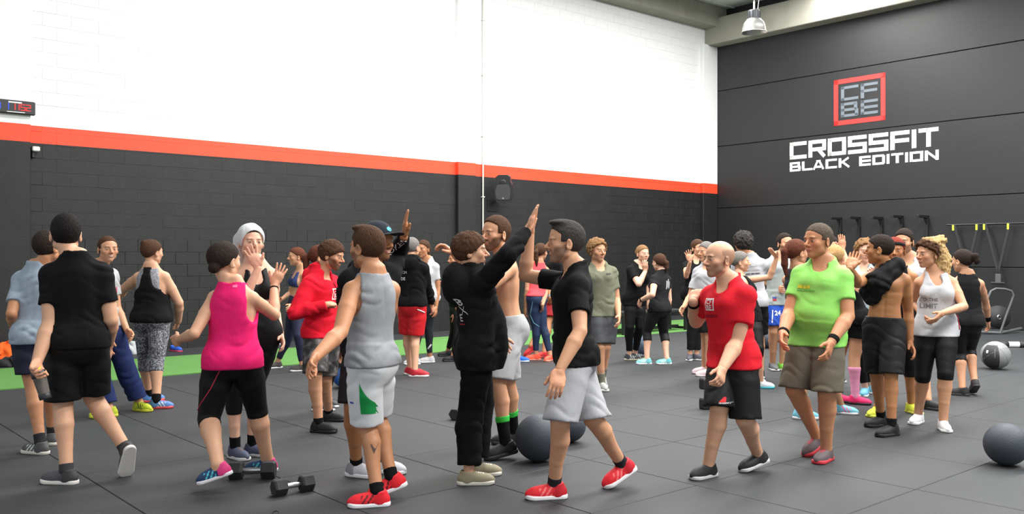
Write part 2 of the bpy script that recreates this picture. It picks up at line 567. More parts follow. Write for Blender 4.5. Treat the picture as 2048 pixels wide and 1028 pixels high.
class Person:
    def __init__(self, sp):
        self.sp = sp
        g = sp.get
        zt = g('z', (0, 0, 1.0))
        T = lambda p: None if p is None else (zt[0] + p[0] / zt[2], zt[1] + p[1] / zt[2])
        X = lambda x: zt[0] + x / zt[2]
        self.T = T
        self.sex = g('sex', 'm')
        H = self.H = g('H', 1.75)
        s = self.s = H / 1.75
        gi = self.g = g('g', 1.0)
        self.lod = LOD[g('lod', 1)]
        self.A = .088 * s
        # feet
        legs = {}
        ds = []
        for sd in 'LR':
            L = g('leg' + sd)
            if L is None: continue
            kn, an, yaw, pitch = L[0], L[1], L[2], L[3]
            ex = L[4] if len(L) > 4 else 0.0
            p = math.radians(pitch)
            az = self.A * math.cos(p) + .165 * s * max(0, math.sin(p)) + ex
            if len(L) > 5:                      # depth given
                q = T(an); A3 = at_depth(q[0], q[1], L[5]); A3[2] = az
            else:
                q = T(an); A3 = at_height(q[0], q[1], az)
            legs[sd] = dict(kn=T(kn), an=A3, yaw=yaw, pitch=pitch)
            ds.append(A3[1])
        D = g('D') or float(np.mean(ds)) + g('dd', 0.0)
        self.D = D
        ztop = CAMH + (CY - T((0, g('top')))[1]) / F * D
        def gp(x, z, d): return np.array([(X(x) - CX) / F * d, d, z])
        self.pel = gp(g('px'), ztop - .478 * H + g('pz', 0), D)
        self.nk = gp(g('nx'), ztop - .199 * H + g('nz', 0), D + g('nd', 0.0))
        self.hc = gp(g('hx'), ztop - .079 * H + g('hz', 0), D + g('nd', 0.0) + g('hd', 0.0))
        yaw = g('yaw'); syaw = g('syaw', yaw); hyaw = g('hyaw', syaw)
        self.f0, self.f1 = facing(yaw), facing(syaw)
        self.U = nrm(self.nk - self.pel); self.L = np.linalg.norm(self.nk - self.pel)
        def orth(v): return nrm(v - self.U * (v @ self.U))
        self.R0 = orth(np.cross(self.f0, UP)); self.R1 = orth(np.cross(self.f1, UP))
        hp = math.radians(g('hpitch', 0))
        hf = facing(hyaw) * math.cos(hp) + UP * math.sin(hp)
        self.hR, self.hF, self.hU = basis(hf, UP + self.hRoll(g('hroll', 0), hyaw))
        self.HB = np.array([self.hR, self.hF, self.hU])
        self.hh = .153 * H * g('hs', 1.0)
        tb = TORSO[self.sex]
        gw = g('tw', 1.0) * gi * s * (.89 if self.sex == 'm' else .93)
        self.W = smooth_tab(tb['W']) * gw; self.Dp = smooth_tab(tb['D']) * gw * g('td', 1.0); self.O = smooth_tab(tb['O']) * s
        if g('belly'):
            b = g('belly') * s
            bump_ = np.exp(-((TG - .32) / .24) ** 2)
            self.Dp = self.Dp + bump_ * b * .55; self.O = self.O + bump_ * b * .5; self.W = self.W + bump_ * b * .45
        rr = RAD[self.sex]
        ag = g('ag', 1.0) * gi * s; lg = g('lg', 1.0) * gi * s
        self.ar = [r * ag for r in rr['arm']]; self.lr = [r * lg for r in rr['leg']]
        self.nr = rr['neck'] * s * (gi ** .5)
        # arms
        hw = (.087 if self.sex == 'm' else .080) * H * g('sw', 1.0)
        L1, L2 = .179 * H, .157 * H
        self.sh, self.el, self.wr, self.hand = {}, {}, {}, {}
        for sd, sg in (('R', 1), ('L', -1)):
            sh = self.nk + self.R1 * hw * sg - self.U * .030 * H
            a = g('arm' + sd)
            if a is None:
                e = sh + nrm(-UP + self.R1 * sg * .12 - self.f1 * .05) * L1
                w = e + nrm(-UP + self.f1 * .25) * L2
                a = {}
                hdir = nrm(w - e)
            else:
                ep, wp = T(a['e']), T(a['w'])
                es, ws = a.get('s', (1, 1))
                ev = at_depth(ep[0], ep[1], D) - sh
                sh = sh + UP * max(0, min(.055, ev[2] * .16)) + self.R1 * sg * 0
                e = lift(sh, ep, L1, es)
                w = lift(e, wp, L2, ws)
                hdir = nrm(w - e)
                if a.get('t'):
                    tp = T(a['t'])
                    tip = lift(w, tp, .105 * H, a.get('ts', 1))
                    hdir = nrm(tip - w)
            self.sh[sd], self.el[sd], self.wr[sd] = sh, e, w
            pn = a.get('palm')
            if pn is None:
                pn = self.f1 if (w[2] > e[2] + .05) else -self.R1 * sg
            self.hand[sd] = dict(dir=hdir, palm=np.asarray(pn, float), pose=a.get('pose', 'relax'))
        # legs
        self.hip, self.kn, self.an, self.foot = {}, {}, {}, {}
        Lt, Ls = .245 * H, .243 * H
        for sd, sg in (('R', 1), ('L', -1)):
            hip = self.pel + self.R0 * .047 * H * sg
            lg_ = legs.get(sd)
            if lg_ is None:
                an = np.array([hip[0], hip[1], self.A]) + self.R0 * .02 * sg
                lg_ = dict(kn=None, an=an, yaw=yaw, pitch=0)
            an = lg_['an']
            v = an - hip; d = np.linalg.norm(v); dr = v / d
            k = max(1.0, d / ((Lt + Ls) * .998))
            lt, ls = Lt * k, Ls * k
            a_ = (lt * lt - ls * ls + d * d) / (2 * d)
            hg = math.sqrt(max(0, lt * lt - a_ * a_))
            c = hip + dr * a_
            bias = self.f0 - dr * (self.f0 @ dr)
            if lg_['kn'] is None:
                kdir = nrm(bias)
                kn = c + kdir * hg
            else:
                r = ray(*lg_['kn']); q = CAM + r * ((c - CAM) @ r) - c
                q = q - dr * (q @ dr)
                m = np.linalg.norm(q)
                if m >= hg: kn = c + q / m * min(m, hg + .03)
                else:
                    dv = nrm(r - dr * (r @ dr))
                    kn = c + q + dv * math.sqrt(hg * hg - m * m) * (1 if self.f0[1] > 0 else -1)
            self.hip[sd], self.kn[sd], self.an[sd] = hip, kn, an
            self.foot[sd] = lg_
        self.base = np.array([self.pel[0], self.pel[1], 0.0])

    def hRoll(self, deg, yaw):
        return np.cross(facing(yaw), UP) * math.tan(math.radians(deg))

    # ---- parts
    def loft(self, P, infl=0.0, W=None, Dp=None, tmin=-.22, tmax=1.2):
        W = self.W if W is None else W; Dp = self.Dp if Dp is None else Dp
        c = P - self.pel.astype(np.float32)
        t = c @ self.U.astype(np.float32) / self.L
        w = np.interp(t, TG, W + infl).astype(np.float32); dp = np.interp(t, TG, Dp + infl).astype(np.float32)
        o = np.interp(t, TG, self.O).astype(np.float32)
        a = np.clip(t, 0, 1).astype(np.float32)
        u0 = c @ self.R0.astype(np.float32); u1 = c @ self.R1.astype(np.float32)
        v0 = c @ np.cross(self.U, self.R0).astype(np.float32); v1 = c @ np.cross(self.U, self.R1).astype(np.float32)
        rn = np.sqrt(a * a + (1 - a) ** 2 + 2 * a * (1 - a) * np.float32(self.R0 @ self.R1))
        u = (u0 * (1 - a) + u1 * a) / rn; v = (v0 * (1 - a) + v1 * a) / rn - o
        rad = np.sqrt(u * u + v * v)
        uw = np.abs(u / w); vw = np.abs(v / dp)
        k = np.sqrt(uw * uw + vw * vw - .22 * uw * vw)
        d = rad * (1 - 1 / np.maximum(k, 2e-2))
        d = np.where(k < 2e-2, -np.minimum(w, dp), d)
        return np.maximum(d, np.maximum((tmin - t) * self.L - infl, (t - tmax) * self.L - infl))

    def tpt(self, t, u=0.0, v=0.0):
        a = min(1, max(0, t))
        R = nrm(self.R0 * (1 - a) + self.R1 * a)
        return self.pel + self.U * self.L * t + R * u + np.cross(self.U, R) * v

    def legchain(self, sd):
        hip, kn, an = self.hip[sd], self.kn[sd], self.an[sd]
        fb = nrm(np.cross(nrm(an - kn), np.cross(self.f0, nrm(an - kn))))
        calf = kn + (an - kn) * .3 - fb * .012 * self.s
        pts = [hip, hip + (kn - hip) * .42, kn, calf, kn + (an - kn) * .62, an, an - UP * .02]
        r = self.lr
        return pts, [r[0], r[1], r[2], r[3], r[4] * 1.18, r[4], r[4]]

    def legpos(self, sd, q):
        hip, kn, an = self.hip[sd], self.kn[sd], self.an[sd]
        if q <= 1: return hip + (kn - hip) * q, nrm(kn - hip)
        return kn + (an - kn) * (q - 1), nrm(an - kn)

    def armpos(self, sd, q):
        a, b, c = self.sh[sd], self.el[sd], self.wr[sd]
        if q <= 1: return a + (b - a) * q, nrm(b - a)
        return b + (c - b) * (q - 1), nrm(c - b)

    def armchain(self, sd):
        a, b, c = self.sh[sd], self.el[sd], self.wr[sd]
        r = self.ar
        return [a, a + (b - a) * .45, b, b + (c - b) * .3, c], [r[0], r[1], r[2], r[3], r[4]]

    def glutes(self, P, infl=0.0):
        d = None
        for sg in (-1, 1):
            c = self.pel + self.R0 * sg * .072 * self.s - self.f0 * .042 * self.s - UP * .015
            q = ball(P, c, (.086 if self.sex == 'm' else .096) * self.s * self.g + infl)
            d = q if d is None else smin(d, q, .03)
        return d

    def breast(self, P, infl=0.0):
        d = None
        k = self.sp.get('bust', 1.0)
        for sg in (-1, 1):
            c = self.tpt(.68, sg * .068 * self.s * self.g, .070 * self.s * self.g)
            q = ball(P, c, .060 * self.s * self.g * k + infl)
            d = q if d is None else np.minimum(d, q)
        return d

    def core(self, P, infl=0.0):
        d = smin(self.loft(P, infl), self.glutes(P, infl), .05)
        if self.sex == 'f': d = smin(d, self.breast(P, infl), .04)
        return d

    def shoulders(self, P, infl=0.0):
        d = None
        for sd, sg in (('R', 1), ('L', -1)):
            inner = self.tpt(.90, sg * .07 * self.s, -.012)
            q = cone(P, inner, self.sh[sd], .058 * self.s * self.g ** .5 + infl, self.ar[0] + infl)
            tr = cone(P, self.tpt(1.17, sg * .028 * self.s, -.022), self.sh[sd] + UP * .012 - self.R1 * sg * .03, .040 * self.s + infl, .038 * self.s + infl)
            q = smin(q, tr, .04)
            if self.sex == 'm':      # chest and back of the shoulder
                q = smin(q, cone(P, self.tpt(.80, sg * .05, .075 * self.s * self.g), self.sh[sd] + UP * -.02, .045 * self.s + infl, .04 * self.s + infl), .03)
            d = q if d is None else np.minimum(d, q)
        return d

    def body(self, P):
        d = smin(self.core(P), self.shoulders(P), .035)
        d = smin(d, cone(P, self.tpt(1.0, 0, -.02), self.hc - self.hU * .25 * self.hh - self.hF * .08 * self.hh, self.nr * 1.05, self.nr * .93), .03)
        for sd in 'LR':
            pts, rs = self.legchain(sd)
            d = smin(d, chain(P, pts, rs), .022)
        for sd in 'LR':
            pts, rs = self.armchain(sd)
            d = smin(d, chain(P, pts, rs), .018)
        if self.sp.get('bare'):
            d = d + .0025 * self.muscle(P)
        return d

    def muscle(self, P):
        c = P - self.pel.astype(np.float32)
        t = c @ self.U.astype(np.float32) / self.L
        u = c @ self.R1.astype(np.float32)
        fr = (c @ self.f1.astype(np.float32)) > 0
        groove = np.exp(-(u / .012) ** 2) * ((t > .2) & (t < .9))
        abs_ = .9 * np.exp(-((np.mod(t - .22, .13) - .065) / .02) ** 2) * (np.abs(u) < .07) * ((t > .2) & (t < .6)) * fr
        pec = 1.6 * np.exp(-((t - .66) / .025) ** 2) * (np.abs(u) < .14) * fr
        return 1.6 * groove + abs_ + pec

    # ---- head
    def headsdf(self, P):
        hh = self.hh
        q = ((P - self.hc.astype(np.float32)) @ self.HB.astype(np.float32).T) / hh
        fem = self.sex == 'f'
        I = np.eye(3)
        d = ell(q, (0, -.05, .13), I, (.325, .415, .37))
        d = smin(d, ell(q, (0, .10, -.13), I, (.255, .265, .33)), .09)
        d = smin(d, ball(q, (0, .255, -.385), .075 if fem else .09), .10)
        for sg in (-1, 1):
            d = smin(d, ball(q, (sg * .185, .03, -.25), .075 if fem else .095), .10)
            d = smin(d, ball(q, (sg * .17, .225, -.085), .095), .08)
        d = smin(d, cone(q, (-.14, .325, .085), (.14, .325, .085), .04, .04), .06)
        ex = np.abs(q[:, 0:1]); qs = np.concatenate([ex, q[:, 1:]], 1)
        d = smax(d, -ball(qs, (.135, .425, .005), .078), .05)
        d = np.minimum(d, ball(qs, (.133, .302, .0), .058))
        d = smin(d, cone(q, (0, .355, .04), (0, .455, -.105), .026, .045), .035)
        d = smin(d, ball(qs, (.045, .39, -.125), .034), .03)
        d = smin(d, ell(q, (0, .345, -.235), I, (.095, .035, .024)), .012)
        d = smin(d, ell(q, (0, .338, -.275), I, (.08, .035, .026)), .012)
        d = smax(d, -ell(q, (0, .385, -.254), I, (.085, .02, .006)), .006)
        d = smin(d, ell(qs, (.335, -.035, -.045), np.array([[.93, -.36, 0], [.36, .93, 0], [0, 0, 1]]), (.03, .085, .135)), .02)
        d = smax(d, -ell(qs, (.365, -.01, -.03), I, (.022, .045, .08)), .015)
        nkb = np.array([0, -.10, -.28])
        d = smin(d, cone(q, nkb, (self.HB @ (self.tpt(1.0, 0, -.02) - self.hc)) / hh, self.nr * .93 / hh, self.nr * 1.05 / hh), .06)
        return d * hh

    def headcol(self, V, C):
        q = ((V - self.hc) @ self.HB.T) / self.hh
        x, y, z = np.abs(q[:, 0]), q[:, 1], q[:, 2]
        sp = self.sp
        front = y > .2
        hairc = np.array(s2l(HAIRC[sp.get('hc', 'dark')]))
        lip = np.array(s2l((178, 98, 90)))
        def mixin(mask, col, a):
            nonlocal C
            a = (mask * a)[:, None]
            C = C * (1 - a) + np.asarray(col) * a
        blush = np.exp(-((x - .17) ** 2 + (z + .1) ** 2) / .012) * front
        mixin(blush, C.mean(0) * np.array([1.06, .74, .7]), .35)
        mixin(np.exp(-(x ** 2 + (z + .1) ** 2) / .004) * front, C.mean(0) * np.array([1.05, .76, .72]), .3)
        if sp.get('beard'):
            b = sp['beard']
            zz = z + .08 * np.clip(.28 - y, -.1, .4)
            m = np.clip(((-.175 - z) + np.clip(x - .16, 0, 1) * 1.1) / .06, 0, 1) * (y > -.02 - .5 * (z + .1)) * (z < .02) * (z > -.56) * (x < .31)
            m = m * (1 - np.exp(-(x / .085) ** 4) * np.exp(-((z + .255) / .045) ** 4))
            m = np.maximum(m, ((np.abs(z + .175) < .028) & (x < .12) & front) * 1.0)
            m = m * (y > .0)
            mixin(m, hairc, b)
        mixin(((x < .1) & (z < -.215) & (z > -.302) & (y > .30)) * np.clip(1.3 - (x / .085) ** 2, 0, 1), lip, .65)
        if sp.get('smile'):
            mixin(((x < .06) & (np.abs(z + .254) < .013) & (y > .3)) * 1.0, (.66, .62, .58), .85)
        mixin(((np.abs(z - (.085 - .15 * np.clip(x - .16, 0, 1))) < (.017 if self.sex == 'm' else .011)) & (x > .05) & (x < .215) & (y > .22)) * 1.0, hairc * .9, .6)
        ed = np.sqrt(((x - .133) / 1.2) ** 2 + (z / .5) ** 2)
        mixin(np.clip((.046 - ed) / .012, 0, 1) * (y > .25), (.42, .38, .35), .9)
        ir = np.sqrt((x - .13) ** 2 + z ** 2)
        mixin(np.clip((.032 - ir) / .01, 0, 1) * (y > .25) * (np.abs(z) < .026), (.03, .02, .015), .95)
        mixin(np.exp(-((ed - .055) / .012) ** 2) * (y > .25) * (z > -.005), hairc * .6, .4)
        if sp.get('scalp'):
            line = .02 + .82 * y
            m = np.clip((z - line) / .06, 0, 1) * (y < .1) * np.clip((.30 - z) / .1, 0, 1)
            m = np.maximum(m, np.clip((z + .12) / .08, 0, 1) * (y < .02) * (x > .2) * (z < .25))
            mixin(np.clip(m, 0, 1), hairc, sp['scalp'])
        return np.clip(C, 0, 1)

    def hairsdf(self, style):
        hh = self.hh; HB = self.HB.astype(np.float32); hc = self.hc.astype(np.float32)
        I = np.eye(3)
        sp = self.sp
        ph = sp.get('seed', 1.0)

        def f(P):
            q = ((P - hc) @ HB.T) / hh
            x = np.abs(q[:, 0])
            infl = {'short': .036, 'buzz': .014, 'quiff': .03, 'bun': .03, 'pony': .03, 'curly': .095, 'mop': .06, 'longcurly': .10, 'long': .035,
                    'capped': .02, 'band': .035}.get(style, .035)
            d = ell(q, (0, -.055, .13), I, (.325 + infl * (.6 if style in ('short', 'quiff') else 1), .415 + infl, .37 + infl * (1.35 if style in ('short', 'quiff') else 1)))
            y, z = q[:, 1], q[:, 2]
            hl = .26 if style not in ('mop',) else .17
            hl = sp.get('hairline', hl)
            line = z - (hl - .82 * (.30 - y)) if True else 0
            line = np.where(y < .0, z - (hl - .246 + .78 * y), line)
            side = np.where((x > .2) & (y > .0) & (y < .17), z - .02, 9)          # sideburns
            keep = np.maximum(-line, -(y * 0 + z + .30))
            keep = np.minimum(keep, np.maximum(-side, y - .15)) if style in ('short', 'quiff', 'curly', 'mop', 'buzz') else keep
            d = smax(d, keep, .03)
            if style == 'quiff':
                d = smin(d, ell(q, (0, .14, .47), I, (.24, .24, .085)), .07)
            if style in ('bun',):
                bx, by, bz = sp.get('bun', (0, -.42, .12))
                d = smin(d, ell(q, (bx, by, bz), I, (.15, .13, .135)), .05)
            if style == 'pony':
                a = sp.get('pony', [(0, -.42, .16), (0, -.60, .0), (0, -.56, -.4), (0, -.5, -.75)])
                rs = [.08, .13, .12, .05]
                for i in range(len(a) - 1):
                    d = smin(d, cone(q, a[i], a[i + 1], rs[i], rs[i + 1]), .05)
            if style == 'long':
                for sg in (-1, 1):
                    d = smin(d, chain(q, [(sg * .24, -.12, .1), (sg * .30, -.16, -.35), (sg * .24, -.22, -.8)], [.16, .14, .07]), .06)
                d = smin(d, chain(q, [(0, -.3, .0), (0, -.34, -.5), (0, -.36, -.95)], [.24, .22, .1]), .06)
            if style == 'longcurly':
                d = smin(d, chain(q, [(0, -.3, .1), (-.1, -.48, -.2), (-.12, -.5, -.6), (-.1, -.46, -.9)], [.36, .31, .25, .12]), .08)
                d = smin(d, ell(q, (-.05, -.42, .46), I, (.25, .23, .2)), .06)
                d = smin(d, chain(q, [(.28, .05, .1), (.3, -.02, -.3)], [.12, .08]), .06)
            if style in ('curly', 'longcurly', 'mop'):
                d = d + (.045 if style == 'curly' else .045 if style == 'longcurly' else .018) * (wob(q, 17, ph) + .6 * wob(q, 31, ph + 1))
            else:
                d = d + .006 * wob(q * np.array([1.6, .6, .6], np.float32), 34, ph)
            return d * hh
        lo = self.hc - np.array([1.05, 1.05, 1.25]) * hh; hi = self.hc + np.array([1.05, 1.05, .85]) * hh
        return f, lo, hi

    # ---- hand
    def handsdf(self, sd):
        hd = self.hand[sd]
        s = self.s * (1.0 if self.sex == 'm' else .92)
        X = nrm(hd['dir']); N = hd['palm'] - X * (hd['palm'] @ X)
        N = nrm(N) if np.linalg.norm(N) > .05 else nrm(np.cross(X, [.3, .2, 1]))
        Tm = np.cross(X, N) if sd == 'R' else np.cross(N, X)
        w = self.wr[sd]
        pose = hd['pose']
        curls = {'relax': (16, 24, 16), 'flat': (2, 4, 4), 'fist': (70, 85, 50), 'grip': (35, 48, 30), 'spread': (3, 5, 4), 'half': (32, 40, 25)}[pose]
        fan = {'spread': 11, 'flat': 3.0, 'relax': 3.0}.get(pose, 1.0)
        segs = []
        k = (s * 1.12)
        if pose == 'fist': k *= .98
        for i, (off, ln) in enumerate(((.030, .070), (.0105, .078), (-.0095, .072), (-.0285, .057))):
            p = w + (X * .092 + Tm * off - N * .002) * k
            an = math.radians(fan * (1.5 - i) * .9)
            dirn = nrm(X * math.cos(an) + Tm * math.sin(an))
            ang = 0
            r0 = .0092
            for j, fr in enumerate((.45, .30, .25)):
                ang += math.radians(curls[j] * (1 + .12 * (i - 1)))
                dd = dirn * math.cos(ang) + N * math.sin(ang)
                q = p + dd * ln * fr * k
                segs.append((p, q, r0 * k, (r0 - .0008) * k)); r0 -= .0008
                p = q
        tp = w + (X * .028 + Tm * .026 + N * .008) * k
        ta = {'flat': .75, 'spread': 1.0, 'fist': .35, 'grip': .7}.get(pose, .6)
        td = nrm(X * 1.0 + Tm * ta + N * (.25 if pose in ('flat', 'spread') else .7))
        t1 = tp + td * .040 * k
        t2 = t1 + nrm(td + X * .5 + (N * .3 if pose in ('fist', 'grip') else 0)) * .030 * k
        segs_t = [(tp, t1, .0135 * k, .0105 * k), (t1, t2, .0105 * k, .0085 * k)]
        B = np.array([X, Tm, N])

        def f(P):
            d = ell(P, w + (X * .055 + Tm * .001) * k, B, (.052 * k, .043 * k, .0165 * k))
            d = smin(d, ell(P, w + (X * .082) * k, B, (.024 * k, .043 * k, .0135 * k)), .012)
            d = smin(d, cone(P, w - nrm(w - self.el[sd]) * .03, w + X * .018, self.ar[4] * .97, self.ar[4] * .86), .02)
            d = smin(d, ell(P, w + (X * .035 + Tm * .022 + N * .006) * k, B, (.032 * k, .018 * k, .016 * k)), .012)
            for a, b, ra, rb in segs_t: d = smin(d, cone(P, a, b, ra, rb), .008)
            fg = None
            for a, b, ra, rb in segs:
                q = cone(P, a, b, ra, rb)
                fg = q if fg is None else np.minimum(fg, q)
            return smin(d, fg, .006)
        pts = np.array([w] + [b for _, b, _, _ in segs] + [t2, w - nrm(w - self.el[sd]) * .03])
        return f, pts.min(0) - .03, pts.max(0) + .03

    # ---- clothes
    def top_sdf(self, c, under=None):
        kind = c['k']; off = c.get('off', .016); loose = c.get('loose', .6); seed = self.sp.get('seed', 1.0)
        W, Dp = self.W.copy(), self.Dp.copy()
        i78 = np.argmin(abs(TG - .74)); i05 = np.argmin(abs(TG - .05))
        low = TG < .74
        hemw = c.get('hemw', 1.0)
        W[low] = np.maximum(W[low], loose * W[i78] * hemw + (1 - loose) * W[low])
        Dp[low] = np.maximum(Dp[low], loose * Dp[i78] * hemw + (1 - loose) * Dp[low])
        bl = TG < .05
        W[bl] = np.maximum(W[bl], W[i05]); Dp[bl] = np.maximum(Dp[bl], Dp[i05])
        hemp = self.pel + UP * c.get('hem', -.02) * self.H
        hemn = nrm(-UP + self.f0 * c.get('hemtilt', 0.0) + self.R0 * c.get('hemroll', 0))
        uz = self.pel[2] + .13
        amp = c.get('wr', .004)
        sleeves = []
        q = c.get('sl', 0)
        if q > 0:
            for sd, sg in (('R', 1), ('L', -1)):
                pe, de = self.armpos(sd, q)
                a, b, w = self.sh[sd], self.el[sd], self.wr[sd]
                fl = c.get('flare', .007)
                o2 = off
                if q <= 1:
                    pts = [self.tpt(.89, sg * .075, -.01), a, pe + de * .05]
                    rs = [.060 * self.s, self.ar[0] + o2 * .7, self.ar[1] + o2 * .6 + fl]
                else:
                    pts = [self.tpt(.89, sg * .075, -.01), a, a + (b - a) * .5, b, b + (w - b) * .4, pe + de * .03]
                    rs = [.065 * self.s, self.ar[0] + o2, self.ar[1] + o2, self.ar[2] + o2, self.ar[3] + o2 * .8, self.ar[4] + .012]
                sleeves.append((pts, rs, pe, de))
        nkA = self.tpt(1.0, 0, -.02)
        ncd = c.get('nd', .0)           # front neckline depth
        nrm_w = c.get('nw', .014)
        sleeveless = kind in ('tank', 'racer', 'bra')
        nbase = self.tpt(1.05 if sleeveless else 1.10, 0, .006)
        nfront = self.tpt(1.06 - ncd / self.L, 0, .05 + ncd * .5)
        nhead = self.hc - self.hU * .2 * self.hh
        nhead2 = nhead if kind == 'hoodie' else nbase + self.U * .15 * self.s

        def f(P):
            d = self.loft(P, off, W, Dp, tmin=-.6)
            d = smin(d, self.core(P, off * .75), .03)
            if under is not None:
                m = P[:, 2] < uz
                if m.any(): d[m] = smin(d[m], under(P[m]) - .007, .02)
            if kind in ('tee', 'hoodie'):
                d = smin(d, self.shoulders(P, off * .8), .03)
                for pts, rs, pe, de in sleeves:
                    sd_ = chain(P, pts, rs)
                    sd_ = np.maximum(sd_, plane(P, pe, de))
                    d = smin(d, sd_, .045)
            else:
                d = smin(d, self.shoulders(P, off * .6), .03)
            if kind == 'hoodie':
                hb = np.array([self.R1, np.cross(self.U, self.R1), self.U])
                hk_ = c.get('hood', 1.0)
                d = smin(d, ell(P, self.tpt(1.02 - .10 * (hk_ - 1), 0, -.10 * self.s * hk_), hb, (.125 * self.s, .065 * self.s * hk_, .105 * self.s * hk_)), .03)
                d = smin(d, ell(P, self.tpt(1.10, 0, -.01 * self.s), hb, (.105 * self.s, .095 * self.s, .05 * self.s)), .03)
            if c.get('flap'):
                fb_ = np.array([self.R1, np.cross(self.U, self.R1), self.U])
                d = smin(d, ell(P, self.tpt(.16, 0, .135 * self.s), fb_, (.13 * self.s, .085 * self.s, .26 * self.s)), .05)
            if amp > 0:
                d = d + amp * folds(P, seed, c.get('ff', 66.0)) + amp * .3 * wob(P, 21, seed)
            if kind == 'hoodie' or c.get('rib'):
                pass
            d = smax(d, plane(P, hemp, hemn), .006)
            if kind in ('tank', 'racer', 'bra'):
                for sd, sg in (('R', 1), ('L', -1)):
                    ra = {'tank': .082, 'racer': .10, 'bra': .10}[kind] * self.s * c.get('arm', 1.0)
                    bk = np.cross(self.U, self.R1)
                    # arm hole: a slanted capsule through the shoulder joint
                    c0 = self.sh[sd] + self.R1 * sg * .03 + UP * .09 + bk * .0
                    c1 = self.sh[sd] + self.R1 * sg * .012 - UP * .085
                    hole = cone(P, c0, c1, ra * .92, ra)
                    if kind == 'racer':
                        hole = np.minimum(hole, cone(P, self.tpt(.80, sg * .15 * self.s, -.12), self.tpt(1.02, sg * .115 * self.s, -.09), .085 * self.s, .08 * self.s))
                    d = smax(d, -hole, .012)
            if kind == 'bra' and 'topt' in c:
                # cut to straps above the bust
                u = np.abs((P - self.nk.astype(np.float32)) @ self.R1.astype(np.float32))
                d = smax(d, -smax(-(np.abs(u - .07 * self.s) - .011), -plane(P, self.tpt(c['topt']), -self.U), .004) * 1.0, .004) if False else d
            hole = cone(P, nbase, nhead2, self.nr + nrm_w, self.nr + nrm_w + (.0 if kind == 'hoodie' else .11 if sleeveless else .065))
            if ncd > 0:
                hole = np.minimum(hole, cone(P, nfront, nhead, self.nr * .9 + c.get('nfw', 0.0), self.nr))
            if c.get('nb'):             # low back
                hole = np.minimum(hole, cone(P, self.tpt(1.0 - c['nb'] / self.L, 0, -.12), nhead, .055 * self.s, .07 * self.s))
            d = smax(d, -hole, .014)
            if kind == 'bra':
                d = smax(d, plane(P, self.tpt(c.get('low', .56)), -self.U), .005)
            return d
        pts = [self.pel, self.nk, self.hc, hemp] + [self.sh[k] for k in 'LR']
        if q > 0:
            for sd in 'LR':
                pts += [self.armpos(sd, q)[0], self.armpos(sd, min(1, q))[0]]
        pts = np.array(pts)
        lo, hi = pts.min(0) - .24 * self.s, pts.max(0) + .24 * self.s
        lo[2] = hemp[2] - .10
        return f, lo, hi

    def bottom_sdf(self, c):
        off = c.get('off', .012); oe = c.get('oe', off); q = c['q']; seed = self.sp.get('seed', 1.0) + 3
        wt = c.get('wt', .20); amp = c.get('wr', .003)
        legs = []
        hemblend = c.get('hb', .5)
        for sd in 'LR':
            pts, rs = self.legchain(sd)
            pe, de = self.legpos(sd, q)
            ts = [0, .42, 1, 1.3, 1.62, 2.0, 2.1]
            rs = [r + (off + (oe - off) * min(1, t / q)) for r, t in zip(rs, ts)]
            if c.get('minr'):
                rs = [max(r, c['minr'] * self.s) if t > .2 else r for r, t in zip(rs, ts)]
            dn = nrm(de * (1 - hemblend) - UP * hemblend)
            legs.append((pts, rs, pe, dn, sd))
        wp = self.tpt(wt)
        lowp = self.pel - UP * .17 * self.s
        hullc = self.pel - self.f0 * .022 * self.s - UP * .03; hullb = np.array([self.R0, self.f0, UP])

        def f(P):
            d = self.core(P, off * .8)
            if off > .014:
                d = smin(d, ell(P, hullc, hullb, (.148 * self.s * self.g, .118 * self.s * self.g, .15 * self.s)), .05)
            d = smax(d, plane(P, lowp, -UP), .03)
            lg = None
            for pts, rs, pe, dn, sd in legs:
                n = 2 if q <= .98 else len(pts) - 1
                if q <= .98:
                    e, dd = self.legpos(sd, 1.0)
                    l = chain(P, [pts[0], pts[1], pe + dd * .06], [rs[0], rs[1], rs[1] + (rs[2] - rs[1]) * max(0, (q - .42) / .58)])
                else:
                    l = chain(P, pts, rs)
                l = smax(l, plane(P, pe, dn), .005)
                lg = l if lg is None else smin(lg, l, .012)
            d = smin(d, lg, .03)
            if amp > 0:
                d = d + amp * folds(P, seed, c.get('ff', 52.0)) + amp * .3 * wob(P, 17, seed)
            d = smax(d, plane(P, wp, self.U), .005)
            return d
        pts = np.array([self.pel, wp] + [self.hip[k] for k in 'LR'] + [self.legpos(k, min(1, q))[0] for k in 'LR'] + [self.legpos(k, q)[0] for k in 'LR'])
        return f, pts.min(0) - .20 * self.s, pts.max(0) + .20 * self.s

    def shoe_frame(self, sd):
        ft = self.foot[sd]
        f = facing(ft['yaw']); p = math.radians(ft['pitch'])
        Lx = f * math.cos(p) - UP * math.sin(p)
        W = np.cross(f, UP)
        Z = np.cross(W, Lx)
        return Lx, W, Z

